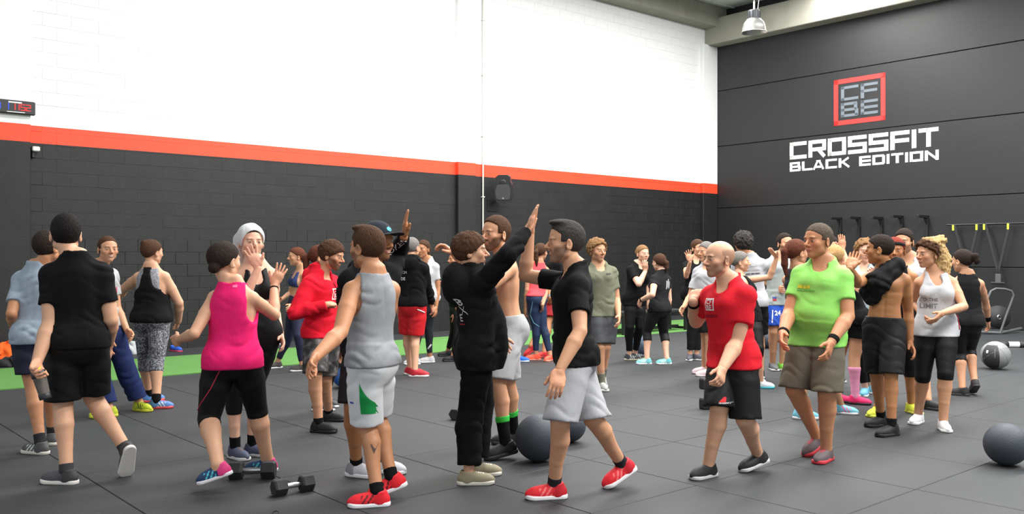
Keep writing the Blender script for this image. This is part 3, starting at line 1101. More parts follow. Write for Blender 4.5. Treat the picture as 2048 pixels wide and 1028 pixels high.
    def shoe_sdf(self, sd):
        Lx, Wd, Z = self.shoe_frame(sd)
        s = self.s * (1.0 if self.sex == 'm' else .95)
        an = self.an[sd]; A = self.A
        Bm = np.array([Lx, Wd, Z], np.float32)
        I = np.eye(3)

        def loc(P): return (P - an.astype(np.float32)) @ Bm.T

        def upper(P):
            q = loc(P)
            d = ell(q, (.085 * s, 0, -A + .030 * s), I, (.098 * s, .046 * s, .046 * s))
            d = smin(d, ell(q, (-.022 * s, 0, -A + .038 * s), I, (.058 * s, .039 * s, .056 * s)), .03)
            d = smin(d, cone(q, (.015 * s, 0, -.028 * s), (.115 * s, 0, -A + .038 * s), .036 * s, .030 * s), .025)
            d = smin(d, cone(q, (-.012 * s, 0, -.06 * s), (-.014 * s, 0, .0), .042 * s, .043 * s), .02)
            d = smax(d, q[:, 2] - (.006 + .12 * np.abs(q[:, 0])), .006)
            d = smax(d, -ell(q, (-.004 * s, 0, .025 * s), I, (.040 * s, .034 * s, .045 * s)), .006)
            return smax(d, -(q[:, 2] + A - .016 * s), .004)

        def sole(P):
            q = loc(P)
            q2 = q.copy(); q2[:, 2] = 0
            d = cone(q2, (-.042 * s, 0, 0), (.128 * s, .0, 0), .041 * s, .052 * s)
            sc = .004 * np.clip((q[:, 0] - .13 * s) / .05, 0, 1)
            z = q[:, 2] + A
            th = .027 * s
            return smax(d, np.abs(z - th / 2 - sc) - th / 2, .008)

        def rng(r0, r1):
            c = np.array([an + Lx * a + Wd * b + Z * e for a in (-.10 * s, .20 * s) for b in (-.06 * s, .06 * s) for e in (-A - .005, .05)])
            return c.min(0), c.max(0)
        lo, hi = rng(0, 0)
        return upper, sole, lo, hi

    # ---- build everything
    def build(self):
        sp = self.sp; g = sp.get; lod = self.lod
        root = empty('person', self.base)
        tag(root, sp['label'], 'person')
        o = self.base
        sk = np.array(s2l(SKIN[g('skin', 'light')]))
        # body, head and hands: one mesh
        js = np.array([self.pel, self.nk] + list(self.el.values()) + list(self.wr.values()) + list(self.kn.values()) + list(self.an.values()) + list(self.sh.values()))
        lo, hi = js.min(0) - .17 * self.s * max(1, self.g), js.max(0) + .17 * self.s * max(1, self.g)
        lo[2] = self.A * .3
        hi[2] = max(hi[2] - .05, self.hc[2] - .02)
        V, Q = polygonise(self.body, lo, hi, lod['body'], 1)
        # cut the coarse mesh off at the neck, the fine head goes on
        parts = [(V, Q, np.tile(sk, (len(V), 1)))]
        r = .62 * self.hh
        hlo = self.hc - np.array([r, r, .85 * self.hh]); hhi = self.hc + np.array([r, r, .56 * self.hh])
        V2, Q2 = polygonise(self.headsdf, hlo, hhi, lod['head'], 1)
        parts.append((V2, Q2, self.headcol(V2, np.tile(sk, (len(V2), 1)))))
        for sd in 'LR':
            f, l, h = self.handsdf(sd)
            V3, Q3 = polygonise(f, l, h, lod['hand'], 1)
            parts.append((V3, Q3, np.tile(sk * np.array([1.0, .93, .92]), (len(V3), 1))))
        Vs, Qs, Cs, n = [], [], [], 0
        for v, q, c in parts:
            Vs.append(v); Qs.append(q + n); Cs.append(c); n += len(v)
        C = np.concatenate(Cs)
        Vall = np.concatenate(Vs)
        if g('paint'):
            C = g('paint')(self, Vall, C)
        me = mesh_np('body', Vall - o, np.concatenate(Qs), True, C)
        obj('body', me, M_SKIN, root)
        self.root = root
        # hair
        st = g('hair', 'short')
        if st not in ('bald', None):
            f, l, h = self.hairsdf(st)
            hcol = np.array(s2l(HAIRC[g('hc', 'dark')]))
            cf = None
            if g('hc2'):
                c2 = np.array(s2l(HAIRC[g('hc2')]))
                def cf(V, C):
                    q = ((V - self.hc) @ self.HB.T) / self.hh
                    a = np.clip((-.05 - q[:, 1]) / .3 + np.clip((.0 - q[:, 2]) / .4, 0, 1) + np.clip((q[:, 2] - .38) / .1, 0, 1), 0, 1)[:, None]
                    return C * (1 - a) + c2 * a
            sdf_obj('hair', f, l, h, lod['hair'], M_HAIR, root, o, hcol, 1, cf)
        mats = {'cloth': M_CLOTH, 'sport': M_SPORT, 'fleece': M_FLEECE, 'camo': M_CAMO, 'zebra': M_ZEBRA, 'zebra2': M_ZEBRA2}
        self.gar = {'skin': self.body, 'face': self.headsdf}
        under = None
        for c in sorted(g('wear', []), key=lambda c: c['k'] != 'bottom'):
            f, l, h = (self.top_sdf(c, under if c.get('out', True) else None) if c['k'] in ('tee', 'tank', 'racer', 'bra', 'hoodie') else self.bottom_sdf(c))
            self.gar[c['n']] = f
            if c['k'] == 'bottom': under = f
            sdf_obj(c['n'], f, l, h, lod['cloth'], mats[c.get('mat', 'cloth')], root, o, s2l(c['col']), 2 if g('lod', 1) == 0 else 1)
            for pn, pf, pcol in c.get('panels', []):
                # a strip of the same garment, sewn on: slightly proud
                def fp(P, f=f, pf=pf): return np.maximum(f(P) - .0022, pf(self, P))
                sdf_obj(pn, fp, l, h, lod['cloth'] * .8, mats[c.get('mat', 'cloth')], root, o, s2l(pcol), 2)
        # socks and shoes
        sh = g('shoes', {})
        for sd in 'LR':
            sc = g('sock')
            if sc:
                pts, rs = self.legchain(sd)
                qt = sc.get('q', 1.88)
                pe, de = self.legpos(sd, qt)
                def fs(P):
                    return np.maximum(chain(P, pts[2:], [r + .004 for r in rs[2:]]), plane(P, pe, -de))
                ps = np.array([pe, self.an[sd]])
                so = sdf_obj('sock', fs, ps.min(0) - .07 - UP * .02, ps.max(0) + .07, lod['shoe'] * 1.2, M_CLOTH, root, o, s2l(sc['col']), 2)
                if sc.get('cuff') and so is not None:
                    p2, d2 = self.legpos(sd, qt + .1)
                    def fc(P):
                        return np.maximum(np.maximum(chain(P, pts[2:], [r + .006 for r in rs[2:]]), plane(P, pe, -de)), plane(P, p2, d2))
                    cu = sdf_obj('cuff', fc, pe - .09, pe + .09, lod['shoe'] * 1.2, M_CLOTH, None, o, s2l(sc['cuff']), 2)
                    if cu is not None: cu.parent = so
            up, so_, l, h = self.shoe_sdf(sd)
            cc = sh.get('col', (40, 40, 44)) if sd == 'R' or 'colL' not in sh else sh['colL']
            acc = sh.get('acc'); heel = sh.get('heel')
            def cf(V, C, sd=sd):
                Lx, Wd, Z = self.shoe_frame(sd)
                q = (V - self.an[sd]) @ np.array([Lx, Wd, Z]).T / self.s
                if acc is not None:
                    m = (np.abs(np.mod(q[:, 0] * 1.0 + q[:, 2] * .7, .032) - .016) < .006) & (q[:, 0] > .02) & (q[:, 0] < .10) & (np.abs(q[:, 1]) > .028)
                    C[m] = s2l(acc)
                if heel is not None:
                    C[q[:, 0] < .005] = s2l(heel)
                lc = sh.get('lace')
                if lc is not None:
                    m = (np.abs(q[:, 1]) < .017) & (q[:, 0] > .045) & (q[:, 0] < .11) & (np.mod(q[:, 0], .016) < .009) & (q[:, 2] > -.06)
                    C[m] = s2l(lc)
                return C
            so1 = sdf_obj('shoe', up, l, h, lod['shoe'], M_SHOE, root, o, s2l(cc), 2, cf)
            so2 = sdf_obj('sole', so_, l, h, lod['shoe'], M_SOLE, None, o, s2l(sh.get('sole', (230, 230, 230))), 2)
            if so2 is not None: so2.parent = so1
        for sd, qq, ln, col in g('bands', []):     # wrist bands and watches
            p, d = self.armpos(sd, qq)
            pts, rs = self.armchain(sd)
            def fb(P):
                return np.maximum(chain(P, pts, [r + .004 for r in rs]), np.abs(plane(P, p, d)) - ln)
            sdf_obj('wristband', fb, p - .06, p + .06, .005, M_CLOTH, root, o, s2l(col), 2)
        return root

    def surf(self, name, px, it=60):
        """camera ray meets a garment"""
        f = self.gar[name]; r = ray(*px)
        t = self.D - 1.0
        best, bt = 9.0, t
        for _ in range(it):
            d = float(f((CAM + r * t)[None].astype(np.float32))[0])
            if abs(d) < best: best, bt = abs(d), t
            t += min(max(d, -.2), .2) * .8
            if t > self.D + 1.2: break
        return CAM + r * bt


def text_tris(txt, bold=0.0, size=1.0, extr=0.0):
    cu = bpy.data.curves.new('lettering', 'FONT')
    cu.body = txt; cu.align_x = 'CENTER'; cu.align_y = 'CENTER'; cu.offset = bold; cu.size = 1.0; cu.resolution_u = 2
    ob = bpy.data.objects.new('lettering', cu)
    COL.objects.link(ob)
    dg = bpy.context.evaluated_depsgraph_get()
    me = bpy.data.meshes.new_from_object(ob.evaluated_get(dg))
    bpy.data.objects.remove(ob)
    import bmesh
    bm = bmesh.new(); bm.from_mesh(me)
    bmesh.ops.triangulate(bm, faces=bm.faces)
    V = np.array([v.co[:2] for v in bm.verts]); Fs = [tuple(v.index for v in f.verts) for f in bm.faces]
    bm.free(); bpy.data.meshes.remove(me)
    return V, Fs


def rect_tris(rects):
    V, Fs = [], []
    for x0, y0, x1, y1 in rects:
        nx = max(1, int(abs(x1 - x0) / .12)); ny = max(1, int(abs(y1 - y0) / .12))
        for i in range(nx):
            for j in range(ny):
                n = len(V)
                a, b = x0 + (x1 - x0) * i / nx, x0 + (x1 - x0) * (i + 1) / nx
                c, d = y0 + (y1 - y0) * j / ny, y0 + (y1 - y0) * (j + 1) / ny
                V += [(a, c), (b, c), (b, d), (a, d)]
                Fs += [(n, n + 1, n + 2), (n, n + 2, n + 3)]
    return np.array(V, float), Fs


def decal(p, gar, px, yaw, shape, width, col, name='print', tilt=0.0, up=None, sy=1.0, rough=.7):
    """flat print laid on a garment of person p; px: image point of its middle; yaw: way the print faces"""
    c = p.surf(gar, px)
    N = facing(yaw)
    Y = nrm(p.U if up is None else np.asarray(up, float))
    X = nrm(np.cross(Y, N)) ; N = nrm(np.cross(X, Y))
    a = math.radians(tilt)
    X, Y = X * math.cos(a) + Y * math.sin(a), Y * math.cos(a) - X * math.sin(a)
    V, Fs = shape
    w = V[:, 0].max() - V[:, 0].min()
    mid = (V.max(0) + V.min(0)) / 2
    V = (V - mid) * (width / w)
    V[:, 1] *= sy
    P = (c + V[:, :1] * X + V[:, 1:] * Y + N * .06).astype(np.float32)
    f = p.gar[gar]
    for _ in range(50):
        P = P - (np.clip(f(P), -.03, .03) * .8)[:, None] * N.astype(np.float32)
    keep = (np.linalg.norm(P - c, axis=1) < width * 1.2 + .08) & (np.abs(f(P)) < .004)
    P = np.where(keep[:, None], P + N * .003, c)
    n0 = len(Fs)
    Fs = [t for t in Fs if keep[list(t)].all()]
    if not Fs: return
    me = mesh_np(name, P - p.base, np.array(Fs), False, np.tile(s2l(col), (len(P), 1)))
    obj(name, me, M_SPORT, p.root)

# ------------------------------------------------------------------ the room
def paint_mat():
    m, nt, b = new_mat('painted_blockwork')
    N, L = nt.nodes, nt.links
    ge = N.new('ShaderNodeNewGeometry')
    sx = N.new('ShaderNodeSeparateXYZ'); L.new(ge.outputs['Position'], sx.inputs[0])
    def step(v):
        n = N.new('ShaderNodeMath'); n.operation = 'GREATER_THAN'; n.inputs[1].default_value = v
        L.new(sx.outputs['Z'], n.inputs[0]); return n
    a, c = step(3.225), step(3.485)
    nz = N.new('ShaderNodeTexNoise'); nz.inputs['Scale'].default_value = 3.5; nz.inputs['Detail'].default_value = 6
    L.new(ge.outputs['Position'], nz.inputs['Vector'])
    rp = N.new('ShaderNodeValToRGB')
    rp.color_ramp.elements[0].position = .3; rp.color_ramp.elements[0].color = s2l((17, 17, 19)) + (1,)
    rp.color_ramp.elements[1].position = .8; rp.color_ramp.elements[1].color = s2l((27, 27, 29)) + (1,)
    L.new(nz.outputs['Fac'], rp.inputs['Fac'])
    m1 = N.new('ShaderNodeMix'); m1.data_type = 'RGBA'
    L.new(a.outputs[0], m1.inputs['Factor']); L.new(rp.outputs['Color'], m1.inputs['A']); m1.inputs['B'].default_value = s2l((243, 72, 40)) + (1,)
    m2 = N.new('ShaderNodeMix'); m2.data_type = 'RGBA'
    L.new(c.outputs[0], m2.inputs['Factor']); L.new(m1.outputs['Result'], m2.inputs['A']); m2.inputs['B'].default_value = s2l((229, 230, 230)) + (1,)
    L.new(m2.outputs['Result'], b.inputs['Base Color'])
    b.inputs['Roughness'].default_value = .6
    n2 = N.new('ShaderNodeTexNoise'); n2.inputs['Scale'].default_value = 40; n2.inputs['Detail'].default_value = 5
    L.new(ge.outputs['Position'], n2.inputs['Vector'])
    bp = N.new('ShaderNodeBump'); bp.inputs['Strength'].default_value = .25; bp.inputs['Distance'].default_value = .01
    L.new(n2.outputs['Fac'], bp.inputs['Height']); L.new(bp.outputs['Normal'], b.inputs['Normal'])
    return m


M_PAINT = paint_mat()
M_PANEL = mat_plain('dark_wall_panel', (30, 31, 33), rough=.5, noise=.12, nscale=1.2, bump=.15, bscale=30)
M_CONC = mat_plain('concrete', (150, 148, 137), rough=.85, noise=.2, nscale=3, bump=.3, bscale=25)
M_CEIL = mat_plain('ceiling_sheet', (214, 217, 215), rough=.8, noise=.06)
M_MAT = mat_plain('rubber_mat', (43, 46, 49), rough=.62, noise=.14, nscale=2.2, bump=.35, bscale=180, spec=.5)
M_SLAB = mat_plain('floor_slab', (34, 34, 36), rough=.8)
M_TURF = mat_plain('green_turf', (100, 148, 82), rough=.95, noise=.14, nscale=30, bump=.8, bscale=220, spec=.1)
M_BLACK = mat_plain('black_steel', (26, 26, 28), rough=.45, spec=.5)
M_RUBBER = mat_plain('black_rubber', (38, 38, 41), rough=.6, noise=.1, bump=.12, bscale=120)
M_CHROME = mat_plain('chrome', (205, 207, 210), rough=.28, metal=1.0, noise=.04)
M_PLASTIC = mat_plain('black_plastic', (36, 37, 39), rough=.45, noise=.05)
M_GREYP = mat_plain('grey_plastic', (84, 86, 88), rough=.5, noise=.05)
M_WHITE = mat_plain('white_paint', (236, 236, 236), rough=.6, noise=.05, nscale=9)
M_RED = mat_plain('red_paint', (226, 52, 48), rough=.6, noise=.06, nscale=9)
M_SLATE = mat_plain('slate_paint', (104, 113, 122), rough=.6, noise=.06, nscale=9)
M_ORANGE = mat_plain('orange_cloth', (240, 98, 28), rough=.9, noise=.1, bump=.4, bscale=40)
M_GREYC = mat_plain('grey_cloth', (168, 172, 174), rough=.9, noise=.1, bump=.4, bscale=40)
M_DARKC = mat_plain('charcoal_cloth', (34, 34, 37), rough=.9, noise=.1, bump=.4, bscale=40)
M_NEON = mat_plain('neon_webbing', (206, 222, 60), rough=.7, noise=.08)
M_WEB = mat_plain('black_webbing', (44, 44, 46), rough=.8)
M_PLY = mat_plain('plywood', (176, 156, 122), rough=.75, noise=.15, nscale=8)
M_BALLBLUE = mat_plain('blue_ball_vinyl', (46, 96, 170), rough=.5, noise=.05)
M_BALLGREY = mat_plain('grey_vinyl', (128, 130, 130), rough=.55, noise=.06, bump=.1)
M_BALLDUST = mat_plain('dusty_blue_rubber', (74, 92, 112), rough=.6, noise=.12, bump=.1)
M_SLAM = mat_plain('slam_ball_rubber', (56, 62, 71), rough=.62, noise=.16, nscale=5, bump=.2, bscale=70)
M_PIPE = mat_plain('conduit_plastic', (196, 196, 190), rough=.5, noise=.05)
M_ALU = mat_plain('brushed_aluminium', (196, 196, 192), rough=.38, metal=.85, noise=.06)
M_GUN = mat_plain('dark_lamp_housing', (84, 86, 90), rough=.5, metal=.4)


def emis(name, rgb, st):
    m, nt, b = new_mat(name)
    b.inputs['Base Color'].default_value = s2l(rgb) + (1,)
    b.inputs['Emission Color'].default_value = s2l(rgb) + (1,)
    b.inputs['Emission Strength'].default_value = st
    return m


M_LEDR = emis('red_led', (235, 30, 30), 1.2)
M_LEDB = emis('blue_led', (30, 60, 230), 1.4)

YB = -U2      # out through the back wall
ROOM_L = 24.0
HB = 7.58     # underside of the back beam


def wbox(mb, a0, a1, b0, b1, z0, z1, bev=0.0):
    c = (wpt((a0 + a1) / 2, (b0 + b1) / 2, (z0 + z1) / 2))
    mb.box(c, (abs(a1 - a0) / 2, abs(b1 - b0) / 2, abs(z1 - z0) / 2), U1, -U2, UP, bev)
    return mb


# floor slab, rubber tiles, turf strip
floor_o = wbox(MB(), -ROOM_L, .3, -.3, 26, -.2, -.012).build('floor', M_SLAB)
tag(floor_o, kind='structure')
tile = MB().box((0, 0, -.009), (.4975, .4975, .009), bev=.0035).mesh('mat_tile')
tile.materials.append(M_MAT)
tiles = []
u1c, u2c = float(CORNER @ U1), float(CORNER @ U2)
for i in range(-8, 24):
    for j in range(-24, 8):
        a = .85 + i + .5 - u1c; b = -.72 + j + .5 - u2c
        if a > .45 or b < 1.2 or a < -ROOM_L + .5 or b > 25: continue
        w = wpt(a, b)
        if w[1] < 2.2: continue
        sx = abs(w[0] / w[1])
        if sx > .75: continue
        tiles.append((w[1], sx < .64 and w[1] > 4.4, w))
tiles.sort(key=lambda t: (not t[1], t[0]))
rest = MB()
for k, (d, vis, w) in enumerate(tiles):
    if k < 290:
        t = bpy.data.objects.new('mat_tile', tile)
        t.location = w; t.rotation_euler = (0, 0, WALLROT)
        COL.objects.link(t); t.parent = floor_o
    else:
        rest.box((w[0], w[1], -.009), (.4975, .4975, .009), U1, -U2, UP, bev=.0035)
tag(rest.build('mat_tile_field', M_MAT, floor_o), kind='stuff')


def ground_b(px, py):
    return float((at_height(px, py, 0) - CORNER) @ U2)


gb0 = (ground_b(416, 710) + ground_b(1105, 658)) / 2
gb1 = (ground_b(240, 763) + ground_b(1375, 661)) / 2
print('turf', gb0, gb1, 'wall base check', ground_b(416, 694), ground_b(1055, 651))
turf = wbox(MB(), -ROOM_L + 1, -.6, gb0, gb1, .0, .012).build('turf_strip', M_TURF)
tag(turf, 'bright green artificial turf strip along the back wall', 'turf', kind='structure')
edge = wbox(MB(), -ROOM_L, 0, 0, gb0, -.02, .004).build('wall_edge_mat', M_MAT)
tag(edge, kind='structure')

# back wall: blocks laid in running bond over a backing
wb = wbox(MB(), -ROOM_L, .3, -.25, 0, 0, 8.2).build('wall_back', M_PAINT)
tag(wb, kind='structure')
bm_ = MB().box((0, 0, 0), (.2, .0028, .0991), bev=.0009).mesh('wall_block')
bm_.materials.append(M_PAINT)
rest = MB()
rng = random.Random(4)
cand = []
for r in range(38):
    z = .1 + r * .2
    for k in range(60):
        a = -.2 - k * .4 - (.2 if r % 2 else 0)
        if a < -ROOM_L + .3: continue
        w = wpt(a, .0 + rng.uniform(-.0012, .0012), z)
        px = CX + F * w[0] / w[1]; py = CY - F * (z - CAMH) / w[1]
        vis = 60 < px < 1405 and 0 < py < 470
        cand.append((0 if vis else 1, abs(z - 2.7) > 1.1, w[1], w))
cand.sort(key=lambda c: c[:3])
for k, (v, _, d, w) in enumerate(cand):
    if k < 290:
        t = bpy.data.objects.new('wall_block', bm_)
        t.location = w; t.rotation_euler = (rng.uniform(-.009, .009), rng.uniform(-.001, .001), WALLROT + rng.uniform(-.004, .004))
        COL.objects.link(t); t.parent = wb
    else:
        rest.box(w, (.1985, .0065, .0985), U1, -U2, UP, bev=.004)
tag(rest.build('wall_block_field', M_PAINT, wb), kind='stuff')
aL = on_back(62, 300, .1)[0]
p0, p1 = on_back(917, 350, .1)[0], on_back(948, 350, .02)[0]
pil = MB(); wbox(pil, -ROOM_L, aL, 0, .10, 0, HB, .01)
tag(pil.build('trim_1', M_PAINT), kind='structure')
pil = MB(); wbox(pil, p0, p1, 0, .10, 0, HB, .01)
tag(pil.build('trim_2', M_PAINT), kind='structure')
ac = on_back(1407, 300, .12)[0]
pil = MB(); wbox(pil, ac, .0, 0, .12, 0, 7.2, .01)
tag(pil.build('trim_3', M_PAINT), kind='structure')

# right wall: long horizontal panels with recessed joints
wr_ = MB(); wbox(wr_, .03, .3, -.25, 22, 0, 8.2)
wr_o = wr_.build('wall_right', mat_plain('joint_black', (14, 14, 15), rough=.8))
tag(wr_o, kind='structure')
zs = [0, 1.3, 2.835, 4.50, 5.995, 7.45, 8.15]
for i in range(len(zs) - 1):
    pn = MB(); wbox(pn, 0, .05, .12, 21.9, zs[i] + .008, zs[i + 1] - .008, .006)
    pn.build('wall_panel', M_PANEL, wr_o)

# beams and ceiling
b1 = MB(); wbox(b1, -ROOM_L, -.0, -.0, .42, 7.62, 8.16, .015)
tag(b1.build('trim_4', M_CONC), kind='structure')
b2 = MB(); wbox(b2, -.42, .0, .0, 21, 7.18, 7.86, .015)
tag(b2.build('trim_5', M_CONC), kind='structure')
ce = MB(); wbox(ce, -ROOM_L, .3, -.3, 24, 8.16, 8.3)
for k in range(20):
    wbox(ce, -ROOM_L, .0, .6 + k * 1.2, .66 + k * 1.2, 8.13, 8.165)
tag(ce.build('ceiling', M_CEIL), kind='structure')

# wall logo: stroked wide letters
GL = {
    'C': (1, [[(1, .9), (.1, .9), (.1, .1), (1, .1)]]), 'R': (1, [[(.1, 0), (.1, .9), (.9, .9), (.9, .46), (.1, .46)], [(.55, .46), (.92, 0)]]),
    'O': (1, [[(.1, .1), (.9, .1), (.9, .9), (.1, .9), (.1, .1)]]), 'S': (1, [[(1, .9), (.1, .9), (.1, .5), (.9, .5), (.9, .1), (0, .1)]]),
    'F': (.95, [[(.1, 0), (.1, .9), (.95, .9)], [(.1, .48), (.82, .48)]]), 'I': (.2, [[(.1, 0), (.1, 1)]]), 'T': (.95, [[(0, .9), (.95, .9)], [(.48, 0), (.48, .9)]]),
    'B': (1, [[(.1, 0), (.1, 1)], [(0, .9), (.82, .9)], [(0, .1), (.86, .1)], [(.1, .5), (.8, .5)], [(.84, .60), (.84, .86)], [(.9, .14), (.9, .42)]]), 'L': (.85, [[(.1, 1), (.1, .1), (.85, .1)]]),
    'A': (1, [[(.06, 0), (.42, .9), (.58, .9), (.94, 0)], [(.22, .28), (.78, .28)]]), 'K': (1, [[(.1, 0), (.1, 1)], [(.15, .45), (.85, 1)], [(.35, .55), (.9, 0)]]),
    'E': (.95, [[(.95, .9), (.1, .9), (.1, .1), (.95, .1)], [(.1, .5), (.85, .5)]]), 'D': (1, [[(.1, .1), (.82, .1), (.9, .2), (.9, .8), (.82, .9), (.1, .9), (.1, .1)]]),
    'N': (1, [[(.1, 0), (.1, 1)], [(.12, .9), (.88, .1)], [(.9, 0), (.9, 1)]]),
}


def stroke_word(txt, parent, mat, b0, b1, z0, z1, th=.2, gap=.16, name='letter'):
    wid = {c: GL[c][0] for c in txt if c != ' '}
    tot = sum((.45 if c == ' ' else wid[c]) for c in txt) + gap * (len(txt) - 1)
    k = (b1 - b0) / tot
    x = b0
    h = z1 - z0
    for c in txt:
        if c == ' ':
            x += (.45 + gap) * k; continue
        mb = MB()
        t = th / 2
        for line in GL[c][1]:
            for (xa, ya), (xb, yb) in zip(line[:-1], line[1:]):
                A = np.array([x + xa * k, z0 + ya * h]); Bp = np.array([x + xb * k, z0 + yb * h])
                d = nrm(Bp - A); ln = np.linalg.norm(Bp - A)
                hor = abs(d[0]) > abs(d[1])
                hw = (t * h) if hor else (t * k * 1.0)
                e = 0 if (ya in (0, 1) and yb in (0, 1)) else 0
                ext0 = (t * k if hor else t * h) if (0.05 < xa < .95 and .05 < ya < .95) else 0
                ext1 = (t * k if hor else t * h) if (0.05 < xb < .95 and .05 < yb < .95) else 0
                if abs(d[0]) > .1 and abs(d[1]) > .1: ext0 = ext1 = .0; hw = t * h * .95
                A2, B2 = A - d * ext0 * .98, Bp + d * ext1 * .98
                m = (A2 + B2) / 2; n = np.array([-d[1], d[0]])
                D3 = U2 * d[0] + UP * d[1]; N3 = U2 * n[0] + UP * n[1]
                p = wpt(-.003, m[0], m[1])
                mb.box(p, (np.linalg.norm(B2 - A2) / 2, hw, .004), D3, N3, -U1)
        mb.build(name, mat, parent)
        x += (wid[c] + gap) * k


bl, zt_ = on_right(1580, 284); br, zt2 = on_right(1877, 256)
_, zb1 = on_right(1580, 317); _, zb2 = on_right(1877, 294)
_, zc1 = on_right(1580, 321); _, zc2 = on_right(1877, 297)
_, zd1 = on_right(1580, 342); _, zd2 = on_right(1877, 321)
print('logo', bl, br, zt_, zt2, zb1, zb2, zc1, zc2, zd1, zd2)
lg = empty('wall_lettering', wpt(0, bl, (zd1 + zd2) / 2))
tag(lg, 'white two-line block lettering painted on the dark panel wall', 'lettering')
stroke_word('CROSSFIT', lg, M_WHITE, bl, br, (zb1 + zb2) / 2, (zt_ + zt2) / 2, .22, .12)
stroke_word('BLACK EDITION', lg, M_WHITE, bl, br, (zd1 + zd2) / 2, (zc1 + zc2) / 2 - .04, .23, .16)
f0, fz1 = on_right(1668, 160); f1, fz2 = on_right(1771, 146)
_, fy1 = on_right(1668, 252); _, fy2 = on_right(1771, 240)
ft, fb = (fz1 + fz2) / 2, (fy1 + fy2) / 2
em = empty('wall_emblem', wpt(0, f0, fb))
tag(em, 'red square frame emblem with four grey letters on the dark wall', 'emblem')
fr = MB()
tk = (f1 - f0) * .085
for (ba, bb, za, zb_) in ((f0, f1, ft - tk, ft), (f0, f1, fb, fb + tk), (f0, f0 + tk, fb, ft), (f1 - tk, f1, fb, ft)):
    wbox(fr, -.007, .001, ba, bb, za, zb_)
fr.build('frame', M_RED, em)
ins = (f1 - f0) * .14
mid = (ft + fb) / 2
stroke_word('CF', em, M_SLATE, f0 + ins, f1 - ins, mid + .025, ft - ins, .19, .12)
stroke_word('BE', em, M_SLATE, f0 + ins, f1 - ins, fb + ins, mid - .025, .19, .12)

# hanging lamp
LD = 16.5
lc = at_depth(1508, 46, LD)
lamp = empty('pendant_lamp', lc)
tag(lamp, 'bell-shaped aluminium high-bay lamp hanging below the concrete beam', 'lamp')
R_ = 24 / F * LD
MB().lathe(lc, [(R_ * 1.04, -R_ * .80), (R_ * 1.04, -R_ * .76), (R_ * .98, -R_ * .7), (R_ * .94, -R_ * .35), (R_ * .82, .0), (R_ * .6, R_ * .28), (R_ * .46, R_ * .36), (R_ * .44, R_ * .36), (R_ * .58, R_ * .24), (R_ * .8, -.02), (R_ * .92, -R_ * .35), (R_ * .96, -R_ * .72), (R_ * 1.04, -R_ * .80)], n=32).build('shade', M_ALU, lamp)
hs_ = MB().lathe(lc, [(0, R_ * .3), (R_ * .46, R_ * .3), (R_ * .48, R_ * .4), (R_ * .48, R_ * .95), (R_ * .44, R_ * 1.05), (R_ * .2, R_ * 1.08), (0, R_ * 1.08)], n=24)
for k in range(12):
    an = k * math.pi / 6
    hs_.box(lc + np.array([math.cos(an) * R_ * .49, math.sin(an) * R_ * .49, R_ * .68]), (.012, .004, R_ * .26), (math.cos(an), math.sin(an), 0), (-math.sin(an), math.cos(an), 0))
hs_.build('housing', M_GUN, lamp)
MB().lathe(lc, [(0, -R_ * .1), (R_ * .14, -R_ * .08), (R_ * .2, R_ * .1), (R_ * .12, R_ * .3)], n=16).build('bulb', M_WHITE, lamp)
tp_ = lc + UP * R_ * 1.05
hk = MB().tube([tp_, tp_ + UP * .12, tp_ + UP * .16], .018, 8)
hk.build('hook', M_ALU, lamp)
MB().tube([tp_ + UP * .1, np.array([lc[0], lc[1], 8.17])], .008, 8).build('chain', M_ALU, lamp)
MB().tube([tp_ + np.array([.06, 0, -.05]), tp_ + np.array([.09, 0, .2]), np.array([lc[0] + .05, lc[1], 8.17])], .006, 6).build('cable', M_WHITE, lamp)

# wall clock at the left
a0 = on_back(-62, 215, .16)[0]; a1, cz1 = on_back(71, 206, .16); _, cz0 = on_back(71, 230, .16)
ck = empty('wall_clock', wpt((a0 + a1) / 2, .1, cz0))
tag(ck, 'black digital gym timer with red and blue digits on the white wall', 'clock')
cz0 -= .01; cz1 += .01
cb = MB(); wbox(cb, a0, a1, .10, .17, cz0, cz1, .012); cb.build('case', M_PLASTIC, ck)
SEG = {'1': 'bc', '5': 'afgcd', '2': 'abged', 'F': 'afge', '7': 'abc'}


def seg_digit(ch, a, z, w, h, mat, tilt=.0):
    t = h * .11
    S = {'a': (0, 1, 1, 1), 'b': (1, .5, 1, 1), 'c': (1, 0, 1, .5), 'd': (0, 0, 1, 0), 'e': (0, 0, 0, .5), 'f': (0, .5, 0, 1), 'g': (0, .5, 1, .5)}
    mb = MB()
    for s_ in SEG[ch]:
        x0, y0, x1, y1 = S[s_]
        xa, xb = sorted((a + x0 * w, a + x1 * w)); za, zb_ = sorted((z + y0 * h, z + y1 * h))
        wbox(mb, xa - t / 2, xb + t / 2, .170, .173, za - t / 2, zb_ + t / 2)
    return mb.build('digit', mat, ck)


hgt = (cz1 - cz0) * .42
zz = cz0 + (cz1 - cz0) * .30
for ch, px, m_ in (('7', -8, M_LEDB), ('1', 9, M_LEDB), ('1', 22, M_LEDR), ('1', 30, M_LEDR), ('5', 42, M_LEDR), ('2', 53, M_LEDR)):
    seg_digit(ch, on_back(px, 216, .17)[0], zz, .055, hgt, m_)
tx = MB(); wbox(tx, on_back(17, 205, .17)[0], on_back(44, 205, .17)[0], .17, .172, cz1 - .042, cz1 - .022)
tx.build('maker_print', M_WHITE, ck)
tx = MB(); wbox(tx, on_back(14, 222, .17)[0], on_back(50, 222, .17)[0], .17, .172, cz0 + .02, cz0 + .03)
tx.build('maker_print', M_WHITE, ck)

